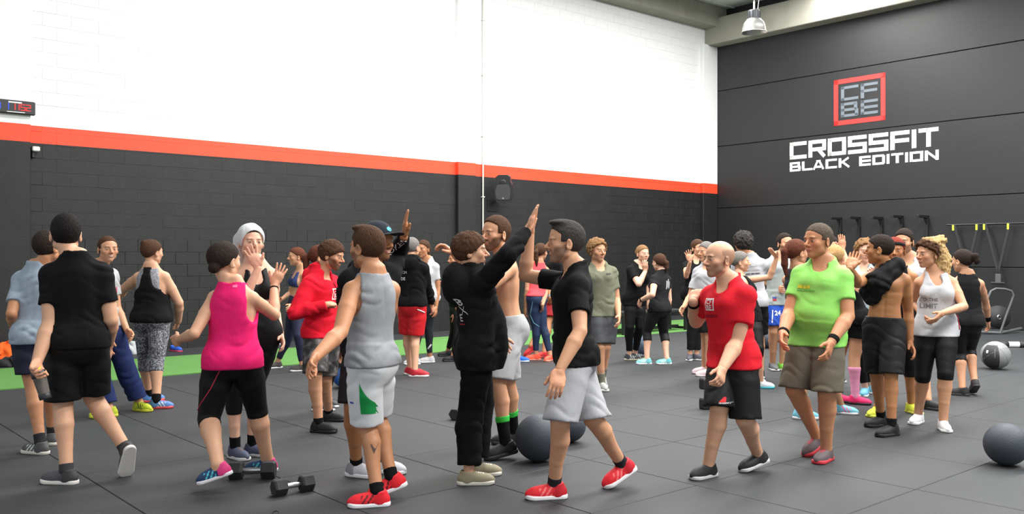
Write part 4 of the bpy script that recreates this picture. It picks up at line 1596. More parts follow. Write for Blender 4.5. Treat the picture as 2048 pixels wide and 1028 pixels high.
# small sensor under the stripe
a, z = on_back(72, 298, .08)
se = empty('wall_sensor', wpt(a, 0, z)); tag(se, 'small white motion sensor on a black bracket under the stripe', 'sensor')
sb = MB(); wbox(sb, a - .05, a + .05, .03, .12, z - .035, z + .035, .012); sb.build('head', M_WHITE, se)
sb = MB(); wbox(sb, a - .05, a - .005, -.01, .06, z - .13, z + .04, .008); sb.build('bracket', M_BLACK, se)

# conduit pipe
ap = on_back(966, 300, .03)[0]
zlow = on_back(966, 520, .03)[1]
pp = empty('conduit_pipe', wpt(ap, .03, zlow)); tag(pp, 'thin pale conduit pipe running up the back wall beside the speaker', 'pipe')
MB().tube([wpt(ap, .03, 1.0), wpt(ap, .03, 7.62)], .018, 10).build('tube', M_PIPE, pp)
for py in (394, 272, 150, 40):
    z = on_back(966, py, .03)[1]
    c_ = MB(); wbox(c_, ap - .035, ap + .035, .004, .055, z - .014, z + .014, .004); c_.build('clip', M_PIPE, pp)

# loudspeaker
SPK = on_back(1006, 378, .35)
sc = wpt(SPK[0], .35, SPK[1])
sd_ = float(sc[1])
sw, shh = 18 / F * sd_, 28 / F * sd_
spk = empty('wall_speaker', sc - UP * shh); tag(spk, 'black plastic loudspeaker on a wall bracket beside the pipe', 'speaker')
nf = nrm(np.array([-.15, -1, -.12])); xs = nrm(np.cross(nf, UP)) * -1; us = nrm(np.cross(nf, xs)) * 1.0
if us[2] < 0: us = -us
outl = [(-.86, .55), (-.8, .86), (-.5, 1), (.5, 1), (.8, .86), (.86, .55), (1.0, .3), (.93, -.6), (.78, -.92), (.45, -1), (-.45, -1), (-.78, -.92), (-.93, -.6), (-1.0, .3)]
c0 = sc - nf * .16
b_ = MB(); b_.prism([(u * sw, v * shh) for u, v in outl], c0, xs, us, nf, .16); b_.build('cabinet', M_PLASTIC, spk)
b_ = MB(); b_.prism([(u * sw * .86, v * shh * .56 - shh * .22) for u, v in outl], c0 + nf * .155, xs, us, nf, .02); b_.build('grille', mat_plain('speaker_grille', (58, 59, 61), rough=.6, bump=.6, bscale=300), spk)
for sg in (-1, 1):
    b_ = MB().lathe(c0 + nf * .158 + xs * sg * sw * .62 + us * shh * .42, [(sw * .26, 0), (sw * .24, .006), (sw * .18, -.02), (0, -.03)], nf, 16); b_.build('handle_recess', M_BLACK, spk)
b_ = MB().lathe(c0 + nf * .16 + us * shh * .42, [(sw * .40, 0), (sw * .38, .008), (sw * .2, .002), (0, .012)], nf, 20); b_.build('horn', M_BLACK, spk)
b_ = MB().box(c0 + nf * .178 - us * shh * .66, (sw * .09, shh * .05, .004), xs, us, nf); b_.build('badge', M_ALU, spk)
b_ = MB().tube([sc - nf * .15 - us * shh * .4, wpt(SPK[0] + .02, .02, SPK[1] - shh * .9)], .025, 8)
wbox(b_, SPK[0] - .16, SPK[0] + .16, .003, .02, SPK[1] - shh * 1.55, SPK[1] - shh * .7)
b_.build('bracket', M_BLACK, spk)

# ------------------------------------------------------------------ the people, one spec each (pixel readings of joints, depth from the floor contact)
Z1, Z2, Z3, Z4, Z5 = (0, 400, 1.638), (320, 400, 1.638), (560, 400, 1.638), (780, 400, 1.638), (1000, 400, 1.638)
Z6, Z7, Z8 = (1320, 420, 1.7724), (1500, 420, 1.9037), (1708, 420, 1.9037)
A1, A2, A3, A4, A5, A6, A7, A8 = (160, 440, 2.57), (540, 440, 2.57), (780, 400, 2.57), (1040, 420, 2.57), (1220, 440, 2.57), (1440, 440, 2.57), (1620, 440, 2.57), (1808, 440, 2.57)
BLK, BLK2 = (15, 15, 17), (22, 22, 24)


def tee(col, **k):
    d = dict(n='t_shirt', k='tee', col=col, sl=.60, hem=-.035, nd=.015, nw=.006, loose=.4, off=.012, wr=.0045); d.update(k); return d


def tank(col, **k):
    d = dict(n='tank_top', k='tank', col=col, hem=-.03, nd=.06, nb=0, nw=.014, loose=.5, off=.010, wr=.0055); d.update(k); return d


def bra(col, **k):
    d = dict(n='sports_bra', k='bra', col=col, hem=.15, low=.55, nd=.09, nb=.05, nw=.03, loose=0, off=.006, wr=0, mat='sport'); d.update(k); return d


def hoodie(col, **k):
    d = dict(n='hoodie', k='hoodie', col=col, sl=1.96, hem=-.045, nw=.012, nd=.03, loose=.7, off=.022, wr=.010, ff=48, mat='fleece'); d.update(k); return d


def shorts(col, **k):
    d = dict(n='shorts', k='bottom', col=col, q=.86, off=.018, oe=.045, wt=.2, hb=.55, wr=.0042, mat='sport'); d.update(k); return d


def tights(col, **k):
    d = dict(n='leggings', k='bottom', col=col, q=1.86, off=.0055, oe=.005, wt=.3, hb=0, wr=.0012, mat='sport'); d.update(k); return d


def trousers(col, **k):
    d = dict(n='trousers', k='bottom', col=col, q=1.9, off=.018, oe=.035, wt=.2, hb=.2, wr=.006, mat='fleece'); d.update(k); return d


PEOPLE = {}


def P(key, **k):
    PEOPLE[key] = k


P('blacktee', z=Z1, label='man in black T-shirt and black shorts seen from behind, carrying a shaker bottle', H=1.80, top=45, px=255, nx=250, hx=215,
  yaw=-155, syaw=-165, hyaw=-150, lod=0, g=1.05, ag=1.14, skin='fair', hair='short', hc='black', beard=.75,
  armL=dict(e=(165, 400), w=(122, 528), s=(-1, -1), t=(103, 590), ts=-1, pose='grip', palm=(.8, -.3, 0)),
  armR=dict(e=(362, 392), w=(356, 470), s=(1, 1), t=(362, 535), ts=1),
  legL=((207, 705), (218, 885), -100, 0), legR=((318, 690), (412, 815), -140, 62),
  wear=[tee(BLK, sl=.62, hem=-.03), shorts(BLK, q=.92, oe=.05)], sock=dict(col=(60, 60, 62), q=1.9),
  shoes=dict(col=(74, 74, 78), sole=(222, 218, 212), heel=(60, 58, 60)))
P('bluetee', z=Z1, label='dark-haired man in light grey-blue T-shirt and navy shorts, back turned', H=1.72, top=100, px=120, nx=128, hx=158,
  yaw=-160, syaw=175, hyaw=160, lod=0, skin='tan', hair='short', hc='dark',
  armL=dict(e=(38, 372), w=(47, 425), s=(-1, 1), t=(46, 470), ts=1), armR=None,
  legL=((112, 640), (132, 795), -110, 0), legR=((165, 640), (172, 765), -140, 0),
  wear=[tee((150, 164, 178), hem=-.04, sl=.68, loose=.7), shorts((28, 30, 48), q=.72)], sock=dict(col=(46, 46, 50), q=1.84),
  shoes=dict(col=(84, 84, 84), sole=(214, 210, 200), acc=(220, 220, 220)), bands=[('L', 1.9, .012, (205, 150, 150))])
P('navypants', z=A1, label='smiling man in light grey printed T-shirt, navy track pants and yellow-green shoes', H=1.70, top=80, px=105, nx=98, hx=143,
  yaw=60, syaw=65, hyaw=42, lod=0, skin='light', hair='buzz', hc='brown', smile=1, beard=.15, hairline=.3,
  armL=dict(e=(195, 480), w=(243, 570), s=(1, -1), t=(282, 618), ts=-1), armR=dict(e=(118, 545), w=(148, 640), s=(-1, -1), t=(152, 735), ts=1),
  legL=((250, 800), (305, 935), 60, 0), legR=((95, 800), (150, 965), -60, 0),
  wear=[tee((166, 168, 169), hem=-.04, loose=.4), trousers((36, 46, 84), off=.02, oe=.05)], sock=None,
  shoes=dict(col=(176, 188, 40), sole=(196, 200, 60), acc=(40, 44, 30), lace=(60, 62, 40)))
P('printcapri', z=A1, label='woman in black racerback top and grey patterned capri leggings, seen from behind', sex='f', H=1.70, top=100, px=372, nx=368, hx=372,
  yaw=172, syaw=176, hyaw=150, lod=1, g=1.18, ag=1.12, skin='fair', hair='bun', hc='brown', bun=(-.05, -.34, .36),
  armL=dict(e=(228, 352), w=(175, 425), s=(1, 1), t=(140, 470)), armR=dict(e=(508, 425), w=(506, 520), s=(1, 1), t=(497, 565)),
  legL=((335, 740), (352, 892), 130, 0), legR=((395, 745), (392, 925), 100, 0),
  wear=[dict(bra((150, 152, 158), mat='zebra2', off=.007, low=.5, nw=.03, nb=.0, arm=.9)), tank(BLK2, n='tank_top', k='racer', hem=-.02, nw=.02, nb=0, loose=.8, off=.02), tights((150, 150, 156), mat='zebra', q=1.32, n='capri_leggings')],
  sock=dict(col=BLK, q=1.86), shoes=dict(col=(86, 130, 190), sole=(226, 80, 84), acc=(220, 220, 226), lace=(220, 70, 90)))
P('pinktank', z=Z2, label='woman in bright pink tank top and black capri leggings with one hand raised', sex='f', H=1.66, top=138, px=238, nx=240, hx=212,
  yaw=-165, syaw=175, hyaw=150, lod=0, g=1.1, lg=1.14, skin='fair', hair='bun', hc='dark', bun=(.05, -.40, -.16), hs=1.05,
  armL=dict(e=(112, 438), w=(66, 455), s=(-1, 1), t=(28, 472), ts=1, palm=(.3, 1, .2)), armR=dict(e=(375, 378), w=(373, 280), s=(1, 1), t=(408, 205), ts=1, pose='spread', palm=(-.6, .8, .1)),
  legL=((160, 715), (190, 868), -85, 18, .05), legR=((325, 720), (352, 850), -80, 0),
  wear=[tank((232, 36, 108), hem=-.035, loose=.75, off=.016, wr=.005, nd=.02, nb=.0), tights(BLK, q=1.14, n='capri_leggings')], sock=None,
  shoes=dict(col=(30, 62, 100), sole=(238, 232, 236), acc=(90, 200, 220), heel=(226, 62, 130)), bands=[('R', 1.9, .006, BLK)])
P('towelhead', z=Z2, label='woman with a white towel over her head, black sports bra and high black leggings', sex='f', H=1.73, top=80, px=325, nx=312, hx=298,
  yaw=30, syaw=22, hyaw=32, lod=0, skin='pale', hair='capped', hc='dark', smile=1, hd=-.03,
  armR=dict(e=(272, 335), w=(322, 222), s=(-1, -1), t=(288, 143), ts=-1, pose='spread', palm=(.3, -.8, .1)), armL=dict(e=(373, 350), w=(395, 440), s=(1, -1), t=(412, 502), ts=-1),
  legR=((238, 640), (246, 808), 50, 0), legL=((305, 645), (303, 800), 72, 0),
  wear=[bra(BLK, nd=.10, low=.52), tights(BLK, wt=.40, q=1.42)], sock=dict(col=BLK, q=1.82),
  shoes=dict(col=(72, 78, 100), sole=(206, 206, 206), lace=(90, 62, 50)))
P('navybra', z=A2, label='laughing woman in navy sports bra and navy leggings striding by the turf', sex='f', H=1.66, top=140, px=135, nx=155, hx=135,
  yaw=-60, syaw=-50, hyaw=-60, lod=2, skin='light', hair='pony', hc='auburn', smile=1,
  armR=dict(e=(105, 375), w=(55, 412), s=(1, -1), t=(30, 425), ts=-1), armL=dict(e=(190, 380), w=(110, 440), s=(-1, -1), t=(95, 465), ts=-1),
  legR=((95, 600), (38, 730), -50, 0), legL=((145, 620), (165, 745), -70, 0),
  wear=[bra((44, 56, 100)), tights((40, 42, 66), wt=.3)], sock=None, shoes=dict(col=(70, 62, 62), sole=(225, 225, 225)))
P('ponytailhidden', z=A2, label='dark ponytailed woman mostly hidden behind the man in the red hoodie', sex='f', H=1.66, D=9.0, top=128, px=262, nx=262, hx=262,
  yaw=90, hyaw=95, lod=2, hair='pony', hc='auburn', wear=[tee((60, 60, 64)), tights(BLK)], shoes=dict(col=(60, 60, 64)))
P('redhoodie', z=A2, label='bearded man in red hooded sweatshirt and camouflage shorts', H=1.70, top=105, px=268, nx=262, hx=318,
  yaw=60, syaw=62, hyaw=80, hpitch=-14, lod=0, g=1.04, skin='light', hair='mop', hc='brown', beard=.8, hd=0,
  armR=dict(e=(128, 478), w=(290, 435), s=(-1, -1), t=(352, 425), ts=1, pose='fist', palm=(.2, .8, -.4)), armL=None,
  legR=((235, 880), (250, 1040), 75, 0), legL=((285, 860), (300, 985), 80, 0),
  wear=[shorts((48, 46, 48), mat='camo', q=.95, oe=.05), hoodie((216, 30, 50), hem=-.03)], sock=dict(col=BLK, q=1.9),
  shoes=dict(col=(22, 22, 24), sole=(26, 26, 28)))

P('greytank', z=Z3, label='man in grey tank top, white and green shorts and bright red running shoes', H=1.74, top=85, px=298, nx=302, hx=284, sw=.96,
  yaw=-115, syaw=-138, hyaw=-122, lod=0, g=1.0, ag=1.1, skin='tan', hair='quiff', hc='brown', beard=.7, scalp=.5,
  armL=dict(e=(198, 432), w=(118, 513), s=(-1, -1), t=(82, 565), ts=-1), armR=dict(e=(345, 420), w=(330, 470), s=(.5, -.5)),
  legL=((285, 730), (318, 955), -80, 0), legR=((320, 735), (365, 905), -78, 18),
  wear=[shorts((222, 224, 226), q=.98, oe=.045), tank((146, 148, 152), hem=-.02, loose=.6, nb=0, nw=.012, wr=.006)],
  sock=dict(col=BLK, q=1.88), shoes=dict(col=(226, 30, 44), sole=(238, 238, 240), acc=(60, 14, 20), lace=(230, 50, 60)))
P('capman', z=Z3, label='tall man in dark cap and black hoodie raising one arm above the others', H=1.80, top=72, px=290, nx=295, hx=322, D=6.35,
  yaw=50, syaw=35, hyaw=55, lod=0, skin='brown', hair='capped', hc='black', beard=.5, smile=1,
  armL=dict(e=(386, 176), w=(406, 122), s=(1, -1), t=(416, 33), ts=1, pose='flat', palm=(.9, .2, 0)), armR=dict(e=(215, 330), w=(235, 430), s=(1, 1)),
  legR=((238, 720), (250, 862), 70, 0), legL=((320, 720), (335, 850), 70, 0), dd=.0,
  wear=[shorts(BLK, q=.95), hoodie(BLK2, hem=-.04)], sock=dict(col=BLK, q=1.9), shoes=dict(col=(200, 202, 206), sole=(236, 236, 238), heel=(150, 152, 158)))
P('coach', z=A3, label='man in black hoodie with white back print and red shorts, facing the wall', H=1.78, top=190, px=118, nx=112, hx=115,
  yaw=160, syaw=165, hyaw=150, lod=1, skin='fair', hair='buzz', hc='grey',
  armR=dict(e=(190, 450), w=(215, 535), s=(1, 1), t=(226, 592)), armL=None,
  legL=((90, 715), (105, 862), 85, 0), legR=((130, 712), (128, 872), 85, 0),
  wear=[shorts((206, 36, 44), q=.95, oe=.05), hoodie(BLK2, hem=-.02)], sock=None, shoes=dict(col=(184, 36, 48), sole=(226, 222, 220)))
P('whitetee_far', z=A3, label='woman in white T-shirt, dark leggings and light grey trainers behind the man in red shorts', sex='f', H=1.70, top=205, px=190, nx=188, hx=170,
  yaw=-30, syaw=-20, hyaw=-25, lod=2, skin='tan', hair='pony', hc='brown', armL=None, armR=None,
  legL=((195, 680), (205, 805), -70, 0), legR=((140, 690), (130, 815), -80, 0),
  wear=[tee((190, 192, 194)), tights((40, 44, 50))], sock=None, shoes=dict(col=(196, 196, 198), sole=(226, 226, 226)))
P('tankhidden', z=A3, label='woman in black tank top partly hidden behind the boy in the black hoodie', sex='f', H=1.64, top=262, px=345, nx=340, hx=335,
  yaw=-70, hyaw=-60, lod=2, skin='tan', hair='long', hc='brown',
  armR=dict(e=(305, 450), w=(278, 405), s=(-1, -1), t=(250, 440), ts=-1), armL=None,
  legR=((325, 690), (298, 775), -80, 0), legL=((345, 690), (325, 800), -80, 0),
  wear=[tank(BLK), tights(BLK)], sock=None, shoes=dict(col=(30, 30, 32), sole=(40, 40, 42)))
P('boyhoodie', z=Z4, label='boy in black hoodie and black sweatpants giving a high five', H=1.69, top=105, px=285, nx=278, hx=265,
  yaw=105, syaw=112, hyaw=92, lod=0, g=.96, skin='fair', hair='mop', hc='brown', hpitch=2,
  armR=dict(e=(385, 178), w=(450, 100), s=(-1, 1), t=(484, 12), ts=1, pose='flat', palm=(.95, -.1, .1)), armL=dict(e=(345, 380), w=(365, 450), s=(1, 1)),
  legR=((268, 660), (258, 890), 95, 0), legL=((300, 660), (285, 862), 95, 0),
  wear=[trousers((17, 17, 19), off=.022, oe=.045), hoodie((23, 23, 25), hem=-.075, hemw=1.08, hood=1.45, flap=1)], sock=None,
  shoes=dict(col=(150, 142, 116), sole=(226, 222, 212), lace=(224, 222, 214)))
P('barechest', z=Z4, label='bearded shirtless man in light grey shorts and green-topped black socks', H=1.84, top=52, px=385, nx=372, hx=345,
  yaw=-70, syaw=-75, hyaw=-48, lod=0, g=1.0, ag=1.05, skin='light', hair='short', hc='brown', beard=.85, hairline=.36, bare=True,
  armR=dict(e=(285, 255), w=(212, 178), s=(1, -1), t=(140, 122), ts=-1, pose='half', palm=(-.3, -.2, -1)), armL=dict(e=(315, 290), w=(260, 300), s=(-1, 1)),
  legL=((350, 660), (378, 795), -72, 10), legR=((390, 640), (405, 760), -75, 0),
  wear=[shorts((162, 163, 166), q=.92, mat='cloth')], sock=dict(col=BLK, q=1.55, cuff=(60, 180, 70)), shoes=dict(col=(34, 34, 36), sole=(48, 48, 50)))
P('bluefoot', z=(0, 0, 1), label='person in blue shoes mostly hidden behind the shirtless bearded man', sex='f', H=1.66, top=497, px=1012, nx=1010, hx=1008,
  yaw=60, lod=2, hair='bun', hc='dark', legR=((1030, 655), (1037, 712), 80, 0), legL=((1005, 655), (1012, 712), 80, 0),
  wear=[tee((70, 70, 76)), shorts(BLK)], sock=None, shoes=dict(col=(40, 110, 220), sole=(210, 225, 240)))
P('coraltop', z=A4, label='woman in coral top, navy leggings and orange running shoes', sex='f', H=1.70, top=170, px=82, nx=92, hx=108,
  yaw=-130, syaw=-160, hyaw=150, lod=1, skin='light', hair='pony', hc='brown',
  armR=dict(e=(134, 420), w=(116, 488), s=(-1, -1), t=(112, 522)), armL=None,
  legL=((80, 600), (82, 742), -85, 0), legR=((120, 610), (155, 745), -30, 0),
  wear=[tank((236, 88, 96), hem=.02), tights((40, 54, 82), n='leggings')], sock=None, shoes=dict(col=(240, 92, 66), sole=(236, 150, 130)))
P('redblackshorts', z=A4, label='person in black and red shorts with a watch behind the black-shirted man', H=1.74, top=150, px=168, nx=178, hx=184, dd=.5,
  yaw=-80, lod=2, skin='brown', hair='short', hc='dark',
  armL=dict(e=(152, 405), w=(155, 452), s=(-1, -1), t=(166, 496)), armR=None,
  legL=((140, 600), (125, 730), -80, 0), legR=((110, 610), (55, 700), -70, 35),
  wear=[tee(BLK), shorts((150, 26, 34), q=.8)], sock=None, shoes=dict(col=(200, 44, 48), sole=(170, 60, 60)), bands=[('L', 1.92, .02, (120, 124, 130))])
P('highfiveman', z=Z5, label='man in black T-shirt, light grey shorts and red shoes slapping hands overhead', H=1.80, top=68, px=240, nx=240, hx=213,
  yaw=-82, syaw=-84, hyaw=-82, lod=0, g=1.0, ag=1.05, skin='light', hair='quiff', hc='salt', beard=.5, smile=1, hairline=.32,
  armR=dict(e=(82, 248), w=(98, 112), s=(1, -1), t=(128, 8), ts=1, pose='flat', palm=(-.95, .05, .1)), armL=dict(e=(262, 430), w=(196, 555), s=(-1, -1), t=(178, 648), ts=-1),
  legL=((192, 755), (178, 930), -82, 0), legR=((312, 735), (398, 862), -68, 26),
  wear=[shorts((162, 163, 167), q=1.0, oe=.05, mat='cloth'), tee(BLK, hem=-.035, sl=.62, flare=.009)], sock=dict(col=(40, 40, 44), q=1.88),
  shoes=dict(col=(222, 34, 46), sole=(236, 234, 236), acc=(240, 120, 120), heel=(190, 26, 40)))
P('olivetee', z=A4, label='curly-haired man in olive T-shirt and dark grey shorts walking', H=1.74, top=150, px=425, nx=408, hx=398,
  yaw=10, syaw=12, hyaw=30, lod=1, skin='light', hair='curly', hc='light', beard=.35,
  armL=dict(e=(497, 458), w=(507, 545), s=(1, -1), t=(508, 603), ts=-1), armR=None,
  legR=((408, 720), (420, 885), 10, 0), legL=((440, 715), (425, 850), 0, 20),
  wear=[shorts((58, 60, 64), q=.92), tee((112, 114, 96), loose=.7, wr=.006)], sock=dict(col=(120, 118, 104), q=1.72), shoes=dict(col=(150, 152, 150), sole=(220, 220, 218), lace=(226, 226, 226)))
P('handmouth', z=A5, label='woman in black T-shirt and leggings covering her mouth with one hand', sex='f', H=1.70, top=128, px=128, nx=145, hx=168,
  yaw=35, syaw=32, hyaw=25, lod=1, g=1.1, ag=1.12, skin='pale', hair='bun', hc='light', bun=(.1, -.42, .1),
  armR=dict(e=(148, 330), w=(182, 262), s=(-1, 1), t=(180, 205), ts=-1, palm=(.2, .9, .1)), armL=None,
  legR=((100, 590), (98, 690), 75, 0), legL=((150, 590), (128, 685), 80, 0),
  wear=[tee(BLK, hem=-.05), tights(BLK)], sock=None, shoes=dict(col=(62, 66, 72), sole=(212, 205, 180), acc=(220, 220, 220)))
P('backblack', z=A5, label='ponytailed woman in black T-shirt and capri leggings with turquoise shoes, seen from behind', sex='f', H=1.62, top=172, px=252, nx=262, hx=252,
  yaw=-125, syaw=-140, hyaw=-150, lod=1, g=1.1, ag=1.1, skin='pale', hair='pony', hc='brown', pony=[(.05, -.42, .10), (.12, -.52, -.02), (.15, -.5, -.3), (.15, -.46, -.5)],
  armL=dict(e=(218, 385), w=(158, 412), s=(-1, 1), t=(142, 460), ts=1), armR=None,
  legL=((185, 590), (190, 712), -85, 0), legR=((278, 600), (292, 712), -85, 0),
  wear=[tee((34, 34, 36), sl=.4, hem=-.03), tights((30, 30, 32), q=1.36, n='capri_leggings', off=.008)], sock=None, shoes=dict(col=(120, 200, 204), sole=(220, 226, 226), acc=(230, 236, 236)), bands=[('L', 1.92, .012, BLK)])
P('waveblack', z=A5, label='woman in black top and trousers waving with her right hand', sex='f', H=1.72, top=100, px=432, nx=438, hx=452,
  yaw=10, syaw=5, hyaw=25, lod=2, skin='fair', hair='short', hc='brown',
  armR=dict(e=(392, 290), w=(412, 215), s=(-1, -1), t=(395, 148), ts=1, pose='spread', palm=(-.2, -1, 0)), armL=None,
  legR=((425, 590), (412, 690), -20, 0), legL=((455, 590), (445, 690), 50, 0),
  wear=[tee(BLK, sl=.35), tights((24, 24, 26), off=.012, oe=.018, q=1.84)], sock=None, shoes=dict(col=(78, 82, 90), sole=(226, 226, 226)))
P('whitetee_grey', z=A5, label='grey-haired person in white T-shirt partly hidden behind the bald man', H=1.70, top=112, px=505, nx=505, hx=492,
  yaw=-50, syaw=-40, hyaw=-60, lod=1, skin='light', hair='short', hc='grey',
  armR=dict(e=(412, 395), w=(378, 448), s=(-1, -1), t=(352, 490), ts=-1), armL=None,
  legR=((490, 600), (485, 755), -75, 0), legL=((510, 610), (505, 768), -75, 0),
  wear=[tee((192, 194, 198), sl=.7, loose=.75), shorts(BLK)], sock=None, shoes=dict(col=(214, 190, 196), sole=(220, 205, 210)))
P('baldred', z=Z6, label='bald man in red T-shirt and black shorts walking with a hand at his chin', H=1.70, top=108, px=258, nx=240, hx=208,
  yaw=-60, syaw=-52, hyaw=-68, lod=0, g=1.1, ag=1.15, skin='fair', hair='bald', hc='dark', scalp=.42, beard=.4,
  armR=dict(e=(128, 395), w=(118, 325), s=(1, -1), t=(132, 262), ts=1, pose='half', palm=(.5, .7, .1)), armL=dict(e=(272, 470), w=(222, 560), s=(-1, -1), t=(208, 632), ts=-1, pose='half'),
  legR=((205, 738), (172, 902), -55, 0), legL=((298, 725), (345, 862), -70, 15),
  wear=[shorts(BLK, q=.99, oe=.045), tee((212, 32, 46), hem=-.045, sl=.56, flare=.010, loose=.65)], sock=None,
  shoes=dict(col=(30, 30, 32), sole=(196, 196, 198), lace=(46, 44, 46)), bands=[('R', 1.9, .012, BLK)])
P('curlyback', z=A6, label='curly dark-haired man in pale grey T-shirt with back print, facing away', H=1.82, D=11.3, top=62, px=165, nx=150, hx=118,
  yaw=170, syaw=165, hyaw=-170, lod=1, skin='tan', hair='curly', hc='salt', armL=None, armR=dict(e=(200, 320), w=(150, 380), s=(1, 1)),
  wear=[tee((176, 178, 183), loose=.7), shorts(BLK, q=.95)], sock=None, shoes=dict(col=(60, 60, 64)))
P('greyhairwoman', z=A6, label='grey-haired woman in black tank top stretching out one arm', sex='f', H=1.62, top=160, px=160, nx=112, hx=105,
  yaw=80, syaw=75, hyaw=80, lod=1, g=1.08, skin='fair', hair='bun', hc='grey', bun=(0, -.45, .0),
  armL=dict(e=(272, 292), w=(292, 192), s=(1, -1), t=(250, 142), ts=-1, pose='flat', palm=(.8, .4, .3)), armR=dict(e=(120, 440), w=(140, 520), s=(1, 1)),
  legR=((195, 645), (208, 828), 80, 0), legL=((180, 645), (165, 805), 80, 0),
  wear=[tank(BLK), tights(BLK, q=1.25, n='capri_leggings', off=.012)], sock=None, shoes=dict(col=(206, 216, 222), sole=(60, 190, 205)))
P('blueshorts', z=A6, label='man in pale grey T-shirt and blue number 24 shorts with a hand on his stomach', H=1.83, top=68, px=305, nx=305, hx=333,
  yaw=0, syaw=5, hyaw=15, lod=1, skin='light', hair='short', hc='dark', beard=.6, hairline=.34,
  armR=dict(e=(232, 315), w=(290, 352), s=(1, -1), t=(332, 362), ts=-1), armL=None,
  legR=((275, 610), (270, 735), 0, 0), legL=((330, 610), (320, 738), 20, 0),
  wear=[shorts((34, 74, 170), q=.82), tee((158, 167, 166), hem=-.05, sl=.7, loose=.75)], sock=None, shoes=dict(col=(96, 98, 100), sole=(210, 210, 210), colL=(120, 190, 60)))
P('longbrown', z=A6, label='woman with a long brown ponytail standing behind the man in green', sex='f', H=1.70, top=98, px=415, nx=405, hx=395,
  yaw=120, syaw=130, hyaw=110, lod=1, skin='light', hair='pony', hc='auburn', pony=[(-.02, -.4, .25), (-.02, -.52, .05), (-.05, -.5, -.4), (-.05, -.42, -.85)],
  armL=dict(e=(362, 370), w=(380, 450), s=(1, 1)), armR=None, legL=((440, 750), (415, 975), 80, 0), legR=((550, 750), (620, 950), 60, 0),
  wear=[tank((60, 62, 66)), tights(BLK, q=1.3, n='capri_leggings')], sock=None, shoes=dict(col=(120, 190, 214), sole=(230, 230, 230), acc=(226, 70, 130)))
P('greentee', z=Z7, label='broad man in lime green T-shirt and khaki shorts walking', H=1.78, top=48, px=258, nx=275, hx=258,
  yaw=-42, syaw=-35, hyaw=-62, lod=0, g=1.1, ag=1.08, belly=.06, skin='tan', hair='buzz', hc='taupe',
  armL=dict(e=(372, 405), w=(312, 500), s=(-.6, -1), t=(285, 582), ts=-1), armR=dict(e=(150, 392), w=(125, 470), s=(-1, -1), t=(122, 535), ts=-1),
  legR=((172, 715), (252, 858), -60, 24), legL=((292, 735), (290, 908), -42, 0),
  wear=[shorts((98, 92, 80), q=.97, oe=.05, mat='cloth'), tee((136, 206, 96), hem=-.045, hemtilt=0, loose=.4, mat='sport', wr=.003)], sock=None,
  shoes=dict(col=(96, 84, 88), sole=(206, 60, 70), lace=(190, 40, 60)), bands=[('L', 1.92, .018, BLK), ('R', 1.94, .012, BLK)])
P('pinksocks', z=A7, label='blonde woman in black top, black shorts and pink knee socks raising her hand high', sex='f', H=1.64, top=128, px=222, nx=170, hx=132,
  yaw=150, syaw=150, hyaw=140, lod=1, skin='light', hair='bun', hc='blond', ag=1.05, lg=1.08,
  armR=dict(e=(200, 258), w=(167, 152), s=(1, 1), t=(160, 48), ts=1, pose='flat', palm=(0, 1, 0)), armL=None,
  legR=((228, 705), (232, 905), 60, 0), legL=((150, 705), (140, 895), 60, 0),
  wear=[tank(BLK), shorts(BLK, q=.5, oe=.02)], sock=dict(col=(238, 158, 194), q=1.25), shoes=dict(col=(232, 44, 110), sole=(40, 36, 40)))
P('hiddenman', z=A7, label='dark-haired man mostly hidden behind the man in the lime green shirt', H=1.77, D=11.0, top=85, px=95, nx=95, hx=112,
  yaw=10, hyaw=-10, lod=2, skin='light', hair='short', hc='dark', wear=[tee((110, 112, 110)), shorts(BLK)], shoes=dict(col=(60, 60, 64)))
P('lightblue', z=A7, label='woman in pale blue T-shirt and black leggings with a hand near her mouth', sex='f', H=1.72, top=100, px=268, nx=272, hx=282,
  yaw=-20, syaw=-15, hyaw=-10, lod=1, skin='pale', hair='curly', hc='light',
  armL=dict(e=(325, 345), w=(318, 272), s=(-1, -1), t=(290, 240), ts=-1), armR=None,
  legR=((255, 690), (282, 862), -30, 0), legL=((290, 690), (300, 850), 30, 0),
  wear=[tee((172, 196, 204), loose=.7), tights(BLK)], sock=None, shoes=dict(col=(110, 180, 210), sole=(230, 235, 235)))
P('towelshoulder', z=A7, label='shirtless young man in black shorts with a black shirt over his shoulder', H=1.72, top=72, px=380, nx=392, hx=356,
  yaw=-28, syaw=-25, hyaw=-118, lod=0, g=.97, ag=1.08, skin='brown', hair='buzz', hc='dark', bare=True,
  armL=dict(e=(505, 468), w=(512, 628), s=(1, -1), t=(552, 718), ts=-1), armR=dict(e=(245, 325), w=(205, 250), s=(-1, -1), t=(232, 168), ts=1, pose='flat'),
  legL=((415, 860), (420, 1055), -65, 0), legR=((345, 850), (365, 1010), -70, 0),
  wear=[shorts((24, 24, 26), q=.95, oe=.045)], sock=dict(col=BLK, q=1.86), shoes=dict(col=(24, 24, 26), sole=(30, 30, 32)))
P('redhair', z=A7, label='red-haired woman with a black headband and yellow-green shoes', sex='f', H=1.70, top=88, px=465, nx=448, hx=436,
  yaw=-30, hyaw=-25, lod=1, skin='brown', hair='band', hc='red', smile=1, armL=None, armR=None,
  legR=((430, 750), (345, 960), -50, 0), legL=((512, 760), (520, 945), 10, 0),
  wear=[tank(BLK), tights(BLK, q=1.3, n='capri_leggings')], sock=None, shoes=dict(col=(206, 214, 60), sole=(216, 220, 90)))
